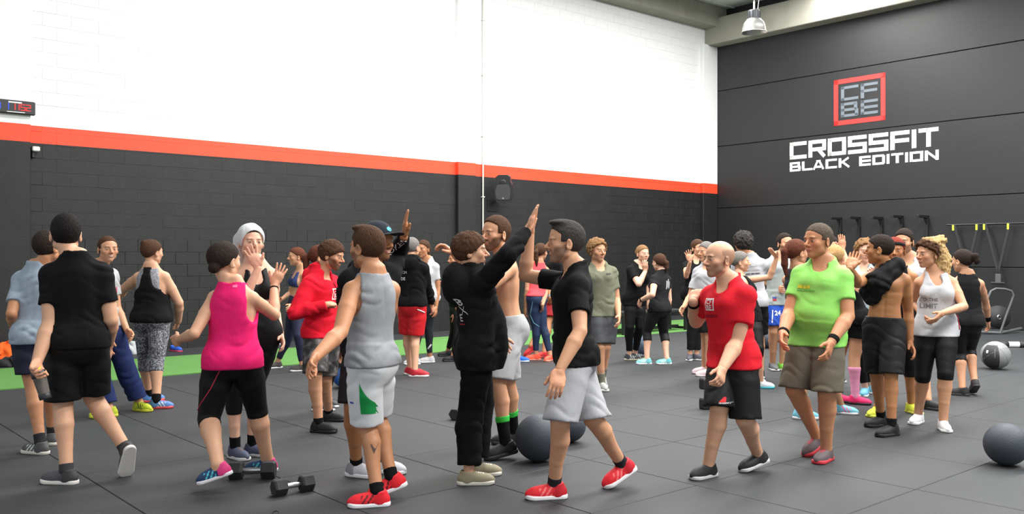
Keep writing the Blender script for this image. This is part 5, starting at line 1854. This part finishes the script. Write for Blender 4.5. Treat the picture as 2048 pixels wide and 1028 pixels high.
P('whitetee_tall', z=A7, D=9.4, label='tall dark-haired man in plain white T-shirt behind the curly blonde woman', H=1.80, top=45, px=520, nx=508, hx=482,
  yaw=-30, syaw=-30, hyaw=-40, lod=1, skin='light', hair='short', hc='dark', beard=.5,
  armL=dict(e=(545, 385), w=(545, 470), s=(1, -1)), armR=None, legL=((580, 750), (605, 925), 40, 0), legR=((520, 760), (545, 925), -20, 0),
  wear=[tee((194, 194, 197), loose=.7), shorts(BLK, q=.95)], sock=None, shoes=dict(col=(40, 42, 44), sole=(60, 60, 62)))
P('curlyblonde', z=Z8, label='woman with curly blonde hair in white printed tank top and black capri leggings', sex='f', H=1.69, top=112, px=312, nx=312, hx=282,
  yaw=-18, syaw=-18, hyaw=-72, lod=0, g=1.05, lg=1.05, skin='light', hair='longcurly', hc='brown', hc2='gold', smile=1,
  armR=dict(e=(232, 352), w=(262, 400), s=(1, -1)), armL=dict(e=(418, 368), w=(338, 392), s=(-.5, -1), t=(285, 440), ts=-1),
  legR=((262, 635), (245, 775), -45, 0), legL=((348, 645), (340, 800), -12, 0),
  wear=[tights((17, 17, 19), q=1.12, n='capri_leggings'), tank((186, 187, 191), hem=-.035, loose=.8, nd=.07, off=.016)], sock=None,
  shoes=dict(col=(226, 226, 228), sole=(236, 236, 236)))
P('blacktankright', z=A8, label='woman in black tank top and capri leggings with a black wristband, walking away', sex='f', H=1.66, top=150, px=318, nx=322, hx=298,
  yaw=165, syaw=168, hyaw=-150, lod=1, g=1.05, ag=1.1, skin='light', hair='pony', hc='dark', pony=[(0, -.42, .25), (.05, -.58, .22), (.1, -.62, .0), (.1, -.58, -.1)],
  armR=dict(e=(418, 420), w=(432, 515), s=(1, 1), t=(437, 578)), armL=None,
  legL=((290, 720), (300, 862), -120, 0), legR=((338, 700), (362, 830), 170, 30),
  wear=[tank((26, 26, 28), nw=.006, off=.009, arm=.9), tights((26, 26, 28), q=1.25, n='capri_leggings')], sock=None, shoes=dict(col=(44, 44, 46), sole=(60, 60, 62)), bands=[('R', 1.9, .03, BLK)])
import time
ONLY = None
BUILT = {}
t0 = time.time()
for key, spec in PEOPLE.items():
    if ONLY and key not in ONLY: continue
    spec.setdefault('seed', (hash_ := sum(ord(c) for c in key)) % 17 * .7)
    p = Person(spec)
    p.build()
    BUILT[key] = p
print('people built in', time.time() - t0)

# ------------------------------------------------------------------ things worn and printed
def piping(p, gar, pxs, col, r=.0035, name='piping', n=14, mat=None):
    pts = []
    T = p.T
    q = [np.array(T(x)) for x in pxs]
    for a, b in zip(q[:-1], q[1:]):
        for k in range(n):
            pts.append(p.surf(gar, tuple(a + (b - a) * k / n)) )
    pts.append(p.surf(gar, tuple(q[-1])))
    mb = MB().tube(pts, r, 6)
    me = mb.mesh(name, p.base)
    ca = me.color_attributes.new('Col', 'FLOAT_COLOR', 'POINT')
    ca.data.foreach_set('color', np.tile(np.array(s2l(col) + (1,), np.float32), len(me.vertices)))
    return obj(name, me, mat or M_CLOTH, p.root)


def headpart(p, name, f, col, h=None, parent=None, mat=None, r=1.1, colf=None):
    """f works in head units (x right, y forward, z up, head height = 1)"""
    hc, HB, hh = p.hc.astype(np.float32), p.HB.astype(np.float32), p.hh
    def g(P): return f(((P - hc) @ HB.T) / hh) * hh
    o = sdf_obj(name, g, p.hc - r * hh, p.hc + r * hh, h or p.lod['hair'], mat or M_CLOTH, p.root if parent is None else None, p.base, s2l(col), 2, colf)
    if parent is not None: o.parent = parent
    return o


I3 = np.eye(3)
B_ = BUILT
if 'towelhead' in B_:
    p = B_['towelhead']
    def ftow(q):
        d = ell(q, (0, -.06, .13), I3, (.385, .475, .43))
        d = smin(d, chain(q, [(.18, -.32, .05), (.22, -.42, -.35), (.15, -.40, -.62)], [.24, .17, .07]), .1)
        d = smin(d, chain(q, [(-.25, -.28, .05), (-.25, -.36, -.35), (-.2, -.36, -.5)], [.16, .12, .05]), .1)
        d = d + .012 * wob(q, 9, 2)
        d = smax(d, -ell(q, (0, .34, -.10), I3, (.33, .42, .43)), .02)
        d = smax(d, -smax(q[:, 1] * .8 + q[:, 2] * .25 - .0, q[:, 2] - .05, .02) if False else -ell(q, (0, .05, -.42), I3, (.5, .34, .36)), .02)
        return d
    headpart(p, 'head_towel', ftow, (206, 208, 208))
    decal(p, 'skin', p.T((371, 402)), 40, rect_tris([(-.5, -.6, .5, .6)]), .035, (92, 78, 76), 'tattoo')
if 'capman' in B_:
    p = B_['capman']
    def fcrown(q):
        d = ell(q, (0, -.05, .16), I3, (.375, .465, .40)) + .002 * wob(q, 20, 1)
        return smax(d, -(q[:, 2] - .17 - .10 * q[:, 1]), .015)
    cap = headpart(p, 'cap', fcrown, (40, 44, 52))
    def fbrim(q):
        a = ell(q, (0, .40, .22), I3, (.34, .40, .5))
        z = q[:, 2] - (.215 + .02 * q[:, 1] - .5 * q[:, 0] ** 2)
        d = smax(a, np.abs(z) - .014, .01)
        return smax(d, -(q[:, 1] - .28 + .9 * q[:, 0] ** 2), .01)
    headpart(p, 'brim', fbrim, (34, 37, 44), .006, cap)
    def flogo(q):
        return smax(np.abs(ell(q, (0, -.05, .16), I3, (.378, .468, .403))) - .012, ell(q, (0, .40, .33), I3, (.085, .12, .07)), .006)
    headpart(p, 'cap_emblem', flogo, (110, 196, 206), .006, cap)
if 'redhair' in B_:
    p = B_['redhair']
    def fband(q):
        d = ell(q, (0, -.055, .13), I3, (.375, .465, .42))
        pl = q[:, 2] * .9 + q[:, 1] * -.15 - .20
        return smax(d, np.abs(pl) - .055, .01)
    headpart(p, 'headband', fband, (24, 24, 26))


def frame_shape():
    return rect_tris([(-.5, .4, .5, .5), (-.5, -.5, .5, -.4), (-.5, -.4, -.4, .4), (.4, -.4, .5, .4)])


def dec(key, gar, px, yaw, shape, width, col, **k):
    if key in B_: decal(B_[key], gar, B_[key].T(px), yaw, shape, width, col, **k)


if 'coach' in B_:
    dec('coach', 'hoodie', (57, 372), -14, text_tris('COACH', .012), .17, (220, 220, 220))
    dec('coach', 'hoodie', (55, 405), -14, text_tris('DUDE', .012), .14, (220, 220, 220))
if 'redhoodie' in B_:
    dec('redhoodie', 'hoodie', (338, 380), 66, frame_shape(), .10, (236, 226, 226))
    dec('redhoodie', 'hoodie', (338, 374), 66, text_tris('CF', .01), .05, (236, 226, 226))
    dec('redhoodie', 'hoodie', (338, 388), 66, text_tris('BE', .01), .05, (236, 226, 226))
    piping(B_['redhoodie'], 'hoodie', [(325, 318), (340, 350), (343, 400)], (24, 22, 24), .004, 'drawstring')
if 'baldred' in B_:
    y = -42
    dec('baldred', 't_shirt', (173, 335), y, frame_shape(), .085, (238, 232, 232))
    dec('baldred', 't_shirt', (173, 326), y, text_tris('CF', .02), .05, (238, 232, 232))
    dec('baldred', 't_shirt', (173, 346), y, text_tris('BE', .02), .05, (238, 232, 232))
    dec('baldred', 't_shirt', (180, 376), y, text_tris('CROSSFIT', .01), .13, (96, 20, 28))
    dv, df = rect_tris([(-.5, -.5, .5, .5)])
    dv[:, 0] *= .62 - .76 * dv[:, 1]
    dec('baldred', 'shorts', (226, 672), -48, (dv, df), .034, (206, 36, 44), up=UP)
    dec('baldred', 'shorts', (226, 685), -48, text_tris('CROSSFIT', .03), .048, (230, 230, 230), up=UP)
if 'greentee' in B_:
    dec('greentee', 't_shirt', (205, 292), -35, rect_tris([(-.5, -.12, -.12, .12), (-.06, -.14, .2, .1), (.26, -.1, .5, .14)]), .10, (206, 206, 60))
    dec('greentee', 't_shirt', (212, 306), -35, rect_tris([(-.5, -.04, .5, .04)]), .14, (98, 170, 70))
if 'curlyblonde' in B_:
    for t, py, w, c in (('PUSHED', 319, .16, (190, 190, 194)), ('TO THE', 341, .15, (104, 104, 112)), ('LIMIT', 365, .14, (110, 110, 118))):
        dec('curlyblonde', 'tank_top', (285, py), -18, text_tris(t, .01), w, c)
    piping(B_['curlyblonde'], 'tank_top', [(392, 400), (402, 455)], (150, 50, 60), .007, 'side_stripe')
if 'navypants' in B_:
    dec('navypants', 't_shirt', (184, 365), 40, rect_tris([(-.5, -1.1, -.1, 1.0), (.1, -.9, .5, 1.2)]), .035, (206, 70, 92))
    dec('navypants', 't_shirt', (184, 415), 40, rect_tris([(-.5, -.35, -.15, .3), (-.05, -.3, .2, .4), (.28, -.4, .5, .25)]), .06, (60, 100, 84))
if 'blueshorts' in B_:
    dec('blueshorts', 'shorts', (297, 478), -5, text_tris('24', .03), .085, (232, 232, 236), up=UP)
    dec('blueshorts', 'shorts', (270, 495), -30, rect_tris([(-.5, -6, .5, 6)]), .014, (226, 226, 230), up=UP, name='side_stripe')
    dec('blueshorts', 't_shirt', (280, 400), 0, rect_tris([(-.5, 0, .5, .5)]), .05, (60, 84, 150), name='patch')
    dec('blueshorts', 't_shirt', (281, 410), 0, rect_tris([(-.5, -.3, .5, .3)]), .05, (170, 60, 66), name='patch')
if 'curlyback' in B_:
    for py, w, c in ((238, .10, (150, 150, 156)), (258, .16, (160, 160, 166)), (276, .17, (70, 70, 76))):
        dec('curlyback', 't_shirt', (170, py), -8, rect_tris([(-.5, -.04, -.2, .04), (-.15, -.04, .1, .04), (.15, -.04, .5, .04)]), w, c)
if 'backblack' in B_:
    dec('backblack', 't_shirt', (298, 330), 30, rect_tris([(-.5, -.9, -.2, .6), (-.1, -.6, .15, .9), (.25, -.8, .5, .5)]), .08, (178, 180, 184))
if 'boyhoodie' in B_:
    y = -50
    dec('boyhoodie', 'hoodie', (228, 335), y, text_tris('B', .02), .034, (206, 206, 206))
    dec('boyhoodie', 'hoodie', (234, 386), y, text_tris('E', .02), .03, (206, 206, 206))
    dec('boyhoodie', 'hoodie', (240, 362), y, rect_tris([(-.5, -.03, .5, .03)]), .10, (200, 200, 200), tilt=-32)
    dec('boyhoodie', 'hoodie', (240, 362), y, rect_tris([(-.5, -.03, .5, .03)]), .06, (200, 200, 200), tilt=70)
    dec('boyhoodie', 'hoodie', (238, 407), y, rect_tris([(-.5, -.06, .5, .06)]), .06, (150, 34, 44))
if 'capman' in B_:
    dec('capman', 'hoodie', (356, 172), 15, text_tris('UNBROKEN', .01), .26, (220, 220, 220), tilt=45, up=UP)
if 'greytank' in B_:
    tri = []
    tf = []
    K = 14
    for i in range(K + 1):
        for j in range(i + 1):
            u = 0 if i == 0 else j / i
            tri.append((-.19 * i / K + u * (.19 + .81 * (i / K) ** .6) * i / K, -1.5 * i / K))
    for i in range(K):
        for j in range(i + 1):
            a = i * (i + 1) // 2 + j; b = (i + 1) * (i + 2) // 2 + j
            tf.append((a, b, b + 1))
            if j < i: tf.append((a, b + 1, a + 1))
    dec('greytank', 'shorts', (296, 650), -22, (np.array(tri, float), tf), .135, (32, 150, 76), name='side_panel', up=UP)
    dec('greytank', 'shorts', (358, 500), 40, rect_tris([(-.5, -.35, .5, .35)]), .06, (32, 150, 76), name='waist_panel', up=UP)
    dec('greytank', 'shorts', (236, 664), -60, rect_tris([(-.5, -.2, .5, .2)]), .03, (60, 90, 170), up=UP)
    dec('greytank', 'skin', (308, 815), -10, (np.array([(-.5, .5), (.5, .5), (.1, -.9)], float), [(0, 2, 1)]), .04, (82, 66, 58), name='tattoo', up=UP)
if 'olivetee' in B_:
    dec('olivetee', 't_shirt', (455, 328), 15, rect_tris([(-.5, -.15, .5, .15)]), .06, (60, 62, 52))
if 'pinktank' in B_:
    piping(B_['pinktank'], 'capri_leggings', [(195, 560), (165, 620), (135, 665), (122, 690)], (190, 60, 80), .0035)
    dec('pinktank', 'tank_top', (246, 282), 0, rect_tris([(-.5, -.3, .5, .3)]), .03, (240, 110, 160), name='logo')
if 'coraltop' in B_:
    piping(B_['coraltop'], 'leggings', [(65, 470), (52, 540), (70, 580), (98, 600)], (110, 160, 180), .006)
if 'whitetee_far' in B_:
    piping(B_['whitetee_far'], 'leggings', [(195, 765), (212, 742)], (226, 226, 226), .012, 'stripe')
if 'coach' in B_:
    piping(B_['coach'], 'shorts', [(140, 562), (178, 578)], (230, 230, 230), .008, 'pocket_zip')

# black shirt slung over the shirtless man's shoulder
if 'towelshoulder' in B_:
    p = B_['towelshoulder']
    hp = [p.surf('skin', p.T(q)) for q in ((448, 262), (405, 270), (352, 318), (308, 360), (318, 405))]
    hp = [h - ray(*p.T((350, 300))) * .02 for h in hp]
    back = p.nk + p.R1 * -.06 + np.cross(p.U, p.R1) * -.09 + UP * .03
    ctr = [back, hp[0] + UP * .045, hp[1] + UP * .0, hp[2], hp[3], hp[4]]
    def fdr(P):
        d = chain(P, ctr[:2], [.05, .055])
        for a, b, ra, rb in ((1, 2, .055, .075), (2, 3, .075, .09), (3, 4, .09, .075), (4, 5, .075, .06)):
            d = smin(d, cone(P, ctr[a], ctr[b], ra, rb), .05)
        d = smax(d, -(p.body(P) + .004), .004)
        return d + .020 * folds(P, 1.0, 60) + .010 * wob(P, 30, 3)
    root = empty('draped_shirt', p.base + UP * 1.0)
    tag(root, 'crumpled black shirt slung over the shirtless man\'s shoulder and chest', 'shirt')
    pts = np.array(ctr)
    sdf_obj('fabric', fdr, pts.min(0) - .13, pts.max(0) + .13, .0085, M_CLOTH, root, np.array(root.location), s2l((24, 24, 26)), 1)
    c = p.surf('skin', p.T((395, 235)))

# shaker bottle in the left man's hand
if 'blacktee' in B_:
    p = B_['blacktee']
    d_ = float(p.wr['L'][1]) - .03
    tp = at_depth(*p.T((122, 553)), d_); bt = at_depth(*p.T((150, 652)), d_)
    ax = nrm(tp - bt); ln = float(np.linalg.norm(tp - bt))
    sh_ = empty('shaker_bottle', bt); tag(sh_, 'smoky grey shaker bottle with yellow spout in the man\'s hand', 'bottle')
    M_SMOKE = mat_plain('smoky_plastic', (104, 98, 94), rough=.25, noise=.05)
    MB().lathe(bt, [(0, 0), (.036, 0), (.038, .006), (.038, .035), (.036, .038), (0, .038)], ax, 20).build('base_cup', M_PLASTIC, sh_)
    MB().lathe(bt, [(.0355, .036), (.042, ln * .72), (.043, ln * .74), (.0, ln * .74)], ax, 20).build('cup', M_SMOKE, sh_)
    MB().lathe(bt, [(.046, ln * .72), (.047, ln * .74), (.047, ln * .90), (.042, ln * .93), (0, ln * .93)], ax, 20).build('lid', M_PLASTIC, sh_)
    MB().lathe(bt + ax * ln * .92 + np.array([.012, -.015, 0]), [(.020, -.01), (.022, 0), (.02, .03), (0, .032)], ax, 14).build('spout', mat_plain('yellow_plastic', (230, 190, 40), rough=.4), sh_)
    MB().tube([bt + ax * ln * (.93) + np.array([.03, 0, 0]), bt + ax * ln * 1.06 + np.array([.01, -.01, 0]), bt + ax * ln * .93 + np.array([-.03, 0, 0])], .006, 8).build('loop', mat_plain('yellow_plastic', (230, 190, 40)), sh_)

# ------------------------------------------------------------------ equipment
def hex_dumbbell(px, py, ang, label, up=False, L=.30, R=.062, hw=.046, group=None, D=None):
    """px,py: floor point under its middle; ang: axis heading (deg, 0 = to image right)"""
    c = at_height(px, py, 0)
    a = math.radians(ang)
    ax = UP if up else np.array([math.cos(a), math.sin(a), 0])
    side = np.array([1.0, 0, 0]) if up else np.array([-math.sin(a), math.cos(a), 0])
    th = nrm(np.cross(ax, side))
    root = empty('dumbbell', c); tag(root, label, 'dumbbell', group)
    mid = c + UP * (L / 2 if up else R * math.cos(math.pi / 6))
    for sg in (-1, 1):
        cc = mid + ax * sg * (L / 2 - hw)
        mb = MB()
        poly = [(math.cos(k * math.pi / 3) * R, math.sin(k * math.pi / 3) * R) for k in range(6)]
        P0 = []
        for hgt, sc in ((-hw, .86), (-hw * .72, 1.0), (hw * .72, 1.0), (hw, .86)):
            P0 += [cc + ax * hgt + side * u * sc + th * v * sc for u, v in poly]
        fs = [tuple(range(5, -1, -1)), tuple(range(18, 24))]
        for r in range(3):
            for k in range(6):
                j = (k + 1) % 6
                fs.append((r * 6 + k, r * 6 + j, r * 6 + 6 + j, r * 6 + 6 + k))
        mb.add(P0, fs); mb.build('hex_head', M_RUBBER, root)
    hl = L / 2 - 2 * hw
    MB().lathe(mid, [(.014, -hl - .012), (.0145, -hl), (.0185, -hl * .3), (.0185, hl * .3), (.0145, hl), (.014, hl + .012)], ax, 16).build('handle', M_CHROME, root)
    return root


hex_dumbbell(505, 957, 4, 'black hex dumbbell lying beside the pink-topped woman\'s foot', L=.31, R=.066)
hex_dumbbell(586, 986, 38, 'black hex dumbbell lying alone on the mats, pointing away', L=.27, R=.058, hw=.042)
hex_dumbbell(920, 836, 70, 'black hex dumbbell on the floor behind the boy\'s trousers', L=.28, R=.062)
hex_dumbbell(1411, 818, 0, 'black hex dumbbell standing on end behind the bald man', up=True, L=.31, R=.064, hw=.055)


def ball_thing(name, px, py, r, mat, label, parts=0, seam=True):
    c = at_height(px, py, 0) + UP * r
    # py is the lowest visible point: shift back to the contact point
    root = empty(name, c - UP * r); tag(root, label, 'ball')
    prof = []
    for k in range(0, 25):
        an = -math.pi / 2 + math.pi * k / 24
        rr = r * math.cos(an); zz_ = r * math.sin(an)
        if zz_ < -r * .97: zz_ = -r
        prof.append((max(rr, 1e-4), zz_))
    ax = nrm([.35, -.3, .9])
    b = MB().lathe(c, prof, UP, 36); b.build('shell', mat, root)
    if seam:
        for k in range(2):
            n = nrm([.8, .2, .5]) if k == 0 else nrm([-.3, .5, .8])
            t1 = nrm(np.cross(n, UP)); t2 = np.cross(n, t1)
            MB().tube([c + (t1 * math.cos(x) + t2 * math.sin(x)) * r for x in np.linspace(0, 2 * math.pi, 49)], r * .012, 6, cap=False).build('seam', mat, root)
    return root, c


ball_thing('slam_ball', 1077, 922, .174, M_SLAM, 'large dusty black slam ball between the shirtless man and the high-five man', seam=False)
ball_thing('slam_ball', 1138, 884, .14, M_SLAM, 'black slam ball half hidden behind the grey-shorts man\'s legs', seam=False)
ball_thing('slam_ball', 2012, 930, .152, M_SLAM, 'black slam ball lying alone on the open mats in front of the panelled ball', seam=False)
ball_thing('slam_ball', 1533, 696, .155, M_SLAM, 'black slam ball beside the blue number 24 shorts')
ball_thing('medicine_ball', 1277, 712, .16, M_BALLDUST, 'dusty blue ball behind the two women in black')
ball_thing('medicine_ball', 690, 775, .15, M_BALLBLUE, 'bright blue ball behind the camouflage shorts')
mroot, mc = ball_thing('medicine_ball', 1991, 738, .188, M_BALLGREY, 'grey and black panelled medicine ball by the woman in the black tank top')


def patch(c, r, n, w, mat, name, root, half=.55):
    """spherical strip around axis direction"""
    n = nrm(n); t1 = nrm(np.cross(n, UP)); t2 = np.cross(n, t1)
    P, fs = [], []
    K, J = 24, 8
    for i in range(K + 1):
        for j in range(J + 1):
            lon = -half + 2 * half * i / K; lat = -w + 2 * w * j / J
            d = (n * math.cos(lon) + t1 * math.sin(lon)) * math.cos(lat) + t2 * math.sin(lat)
            P.append(c + d * r * 1.012)
    for i in range(K):
        for j in range(J):
            a = i * (J + 1) + j
            fs.append((a, a + 1, a + J + 2, a + J + 1))
    MB().add(P, fs, True).build(name, mat, root)


patch(mc, .188, (-.75, -.65, -.1), .95, M_RUBBER, 'panel', mroot, .62)
patch(mc, .190, (-.98, -.55, .35), .10, M_WHITE, 'logo', mroot, .07)
patch(mc, .190, (-.50, -.85, .2), .32, M_GREYP, 'stripe', mroot, .035)

# small black ring on the floor
rc = at_height(551, 1027, .012)
mb = MB().tube([rc + np.array([math.cos(x) * .018, math.sin(x) * .018, math.sin(x) * .01]) for x in np.linspace(0, 2 * math.pi, 25)], .004, 6, cap=False)
o = mb.build('metal_ring', M_BLACK, None, origin=(rc[0], rc[1], 0)); o.location = (rc[0], rc[1], 0); tag(o, 'tiny black ring lying on the floor mats', 'ring')


# crumpled clothes by the wall
def heap(name, px, py, rx, h, mat, label, seed, yaw=0.0):
    c = at_height(px, py, 0)
    bb = float((c - CORNER) @ U2)
    c = c + U2 * max(0, .34 - bb)
    def f(P):
        q = P - c.astype(np.float32)
        R2 = np.array([U1, -U2, UP])
        d = ell(q, (0, 0, h * .15), R2, (rx, .16, h))
        d = smin(d, ell(q, U1 * rx * .5 + UP * h * .3, R2, (rx * .35, .12, h * .75)), .06)
        d = smin(d, ell(q, -U1 * rx * .6 + UP * .02, R2, (rx * .5, .12, h * .5)), .05)
        d = d + .03 * folds(P, seed, 40) + .022 * wob(P, 20, seed)
        return smax(d, .004 - q[:, 2], .004)
    root = empty(name, c); tag(root, label, 'clothes')
    sdf_obj('fabric', f, c - np.array([rx + .15, rx + .15, .02]), c + np.array([rx + .15, rx + .15, h * 1.8]), .016, mat, root, c, (.5, .5, .5), 1)


heap('clothes_pile', 22, 724, .32, .26, M_ORANGE, 'crumpled orange clothes heaped against the black wall', 1.0)
heap('clothes_pile', 40, 731, .30, .12, M_DARKC, 'crumpled black clothes in front of the orange heap', 3.0)
heap('clothes_pile', 260, 708, .26, .17, M_GREYC, 'crumpled pale grey clothes beside the patterned leggings', 2.0)
heap('clothes_pile', 306, 706, .18, .10, M_DARKC, 'small dark bundle of clothes next to the pale grey pile', 5.0)


def lone_shoe(px, py, yaw, col, sole, label):
    c = at_height(px, py, 0)
    fw = facing(yaw); W = np.cross(fw, UP)
    Bm = np.array([fw, W, UP], np.float32)
    root = empty('trainer', c); tag(root, label, 'shoe')
    def up_(P):
        q = (P - c.astype(np.float32)) @ Bm.T
        d = ell(q, (.06, 0, .04), I3, (.095, .044, .045))
        d = smin(d, ell(q, (-.05, 0, .055), I3, (.055, .038, .06)), .03)
        d = smax(d, -ell(q, (-.04, 0, .12), I3, (.045, .026, .05)), .01)
        return smax(d, .018 - q[:, 2], .004)
    def so(P):
        q = (P - c.astype(np.float32)) @ Bm.T
        q2 = q.copy(); q2[:, 2] = 0
        return smax(cone(q2, (-.07, 0, 0), (.10, 0, 0), .041, .05), np.abs(q[:, 2] - .013) - .013, .006)
    sdf_obj('upper', up_, c - .2, c + .2, .009, M_SHOE, root, c, s2l(col), 1)
    sdf_obj('sole', so, c - .2, c + .2, .009, M_SOLE, root, c, s2l(sole), 1)


lone_shoe(350, 703, 60, (48, 92, 196), (200, 60, 90), 'loose blue trainer left at the foot of the back wall')
lone_shoe(548, 690, 120, (150, 165, 200), (220, 220, 225), 'loose pale blue trainer by the wall behind the navy leggings')

# low black bench frame at the end of the turf
bR = at_height(1371, 661, 0); bL = bR - U1 * 1.9
be = empty('low_bench', (bR + bL) / 2); tag(be, 'low black steel bench frame standing on the turf', 'bench')
for e in (bR, bL):
    for k in (0, .42):
        q = e - U2 * k
        MB().box(q + UP * .2, (.03, .03, .2), U1, -U2, UP, .005).build('leg', M_BLACK, be)
    MB().box(e - U2 * .21 + UP * .06, (.025, .21, .025), U1, -U2, UP).build('cross_bar', M_BLACK, be)
MB().box((bR + bL) / 2 - U2 * .21 + UP * .085, (.95, .03, .03), U1, -U2, UP).build('rail', M_BLACK, be)
MB().box((bR + bL) / 2 - U2 * .21 + UP * .42, (.9, .2, .03), U1, -U2, UP, .015).build('pad', M_RUBBER, be)

# plywood box
c = at_depth(1532, 590, 20.0)
pb = empty('plyometric_box', (c[0], c[1], 0)); tag(pb, 'pale plywood jump box standing against the dark wall', 'box')
for sg in (-1, 1):
    MB().box((c[0], c[1], .38) + U1 * sg * .25, (.012, .3, .38), U1, -U2, UP).build('side_panel', M_PLY, pb)
    MB().box((c[0], c[1], .38) + U2 * sg * .29, (.24, .012, .38), U1, -U2, UP).build('end_panel', M_PLY, pb)
MB().box((c[0], c[1], .77), (.262, .302, .012), U1, -U2, UP, .004).build('top_panel', M_PLY, pb)

# wall arms on the right wall
for i, (xp, yt, xl) in enumerate(((1682, 435, 1657), (1719, 434, 1693), (1764, 434, 1737), (1804, 431, 1776), (1855, 431, 1825))):
    b, z = on_right(xp, yt)
    root = empty('steel_bracket', wpt(0, b, z - 1.4))
    lab = ['black steel wall bracket closest to the room corner', 'second black steel wall bracket out from the room corner', 'middle black steel wall bracket in the row of five',
           'fourth black steel wall bracket out from the room corner', 'black steel wall bracket next to the suspension straps'][i]
    tag(root, lab, 'bracket')
    MB().box(wpt(-.03, b, z - .7), (.03, .03, .7), U1, -U2, UP, .004).build('post', M_BLACK, root)
    MB().box(wpt(-.24, b, z - .03), (.24, .03, .03), U1, -U2, UP, .004).build('arm', M_BLACK, root)
    MB().prism([(-.06, -.05), (-.2, -.05), (-.06, -.2)], wpt(0, b, z) + U2 * .006, U1, UP, -U2, .012).build('gusset', M_BLACK, root)

# suspension trainers on a rail
rb0, rz = on_right(1903, 450, .15); rb1, _ = on_right(2034, 447, .15)
rl = empty('wall_rail', wpt(0, rb0, rz)); tag(rl, 'black horizontal steel rail carrying the suspension straps', 'rail')
MB().tube([wpt(-.15, rb0 - .1, rz), wpt(-.15, rb1 + .6, rz)], .02, 8).build('bar', M_BLACK, rl)
for b in (rb0, (rb0 + rb1) / 2, rb1 + .5):
    MB().tube([wpt(-.15, b, rz), wpt(.0, b, rz)], .018, 8).build('stand_off', M_BLACK, rl)


def strap_v(xs, ybot, label, handle=True):
    root = None
    ends = []
    for x in xs[:2]:
        b, z = on_right(x, 451, .17); ends.append(wpt(-.17, b, rz))
    b, z = on_right(xs[2], ybot, .17); low = wpt(-.17, b, z)
    root = empty('suspension_strap', low - UP * .3); tag(root, label, 'strap')
    for e in ends:
        MB().box((e + low) / 2, (np.linalg.norm(e - low) / 2, .022, .004), nrm(low - e), nrm(np.cross(nrm(low - e), U1)), nrm(np.cross(nrm(low - e), np.cross(nrm(low - e), U1)))).build('webbing', M_WEB, root)
        MB().box(e + UP * -.06 + U2 * -.03, (.02, .006, .06), U2, U1, UP).build('anchor_tab', M_NEON, root)
    MB().box(low - UP * .12, (.055, .015, .09), U2, U1, UP, .01).build('label_patch', M_GREYP, root)
    MB().tube([low - UP * .22 - U2 * .13, low - UP * .22 + U2 * .13], .025, 10).build('grip', M_RUBBER, root)


strap_v((1909, 1956, 1933), 545, 'black suspension strap behind the woman in the black tank top')
strap_v((1971, 2019, 1996), 545, 'black suspension strap with grey label hanging beside the wall')

# plate stand on the floor
def st(px, py, d=17.7): return at_depth(px, py, d)


sc_ = at_height(2000, 669, 0)
ps = empty('plate_stand', (sc_[0], sc_[1], 0)); tag(ps, 'bent grey tube stand holding a black weight plate by the wall', 'stand')
MB().tube([st(2001, 664), st(2012, 632), st(2024, 600), st(2027, 590), st(2023, 582), st(2010, 578), st(1992, 577), st(1982, 582), st(1974, 600), st(1960, 640), st(1952, 664)], .022, 10).build('hoop', M_GREYP, ps)
MB().tube([st(1940, 663), st(2001, 666)], .03, 8).build('foot_bar', M_GREYP, ps)
MB().tube([st(2001, 666), st(2042, 657, 18.2)], .03, 8).build('foot_bar', M_GREYP, ps)
pc = st(1996, 634, 17.9)
wp_ = empty('weight_plate', (pc[0], pc[1], 0)); tag(wp_, 'black weight plate leaning inside the grey tube stand', 'plate')
MB().lathe(pc, [(.03, -.035), (.07, -.04), (.08, -.02), (.19, -.02), (.2, -.035), (.228, -.03), (.228, .03), (.0, .03)], (-.2, -1, .05), 32).build('disc', M_RUBBER, wp_)
MB().lathe(pc, [(.026, -.03), (.03, -.045), (.045, -.045), (.05, -.03)], (-.2, 1, .05), 20).build('hub_ring', M_CHROME, wp_)
# short roller on the floor
rc = at_height(2027, 695, 0)
ro = empty('bar_roller', rc); tag(ro, 'short black roller with a white band lying behind the panelled medicine ball', 'roller')
ax = nrm([1, -.1, 0])
MB().lathe(rc + UP * .05, [(0, -.2), (.05, -.2), (.05, -.09), (.046, -.09), (.046, .09), (.05, .09), (.05, .2), (0, .2)], ax, 20).build('core', M_RUBBER, ro)
MB().lathe(rc + UP * .05, [(.048, -.085), (.0485, -.08), (.0485, .08), (.048, .085)], ax, 20).build('band', M_WHITE, ro)
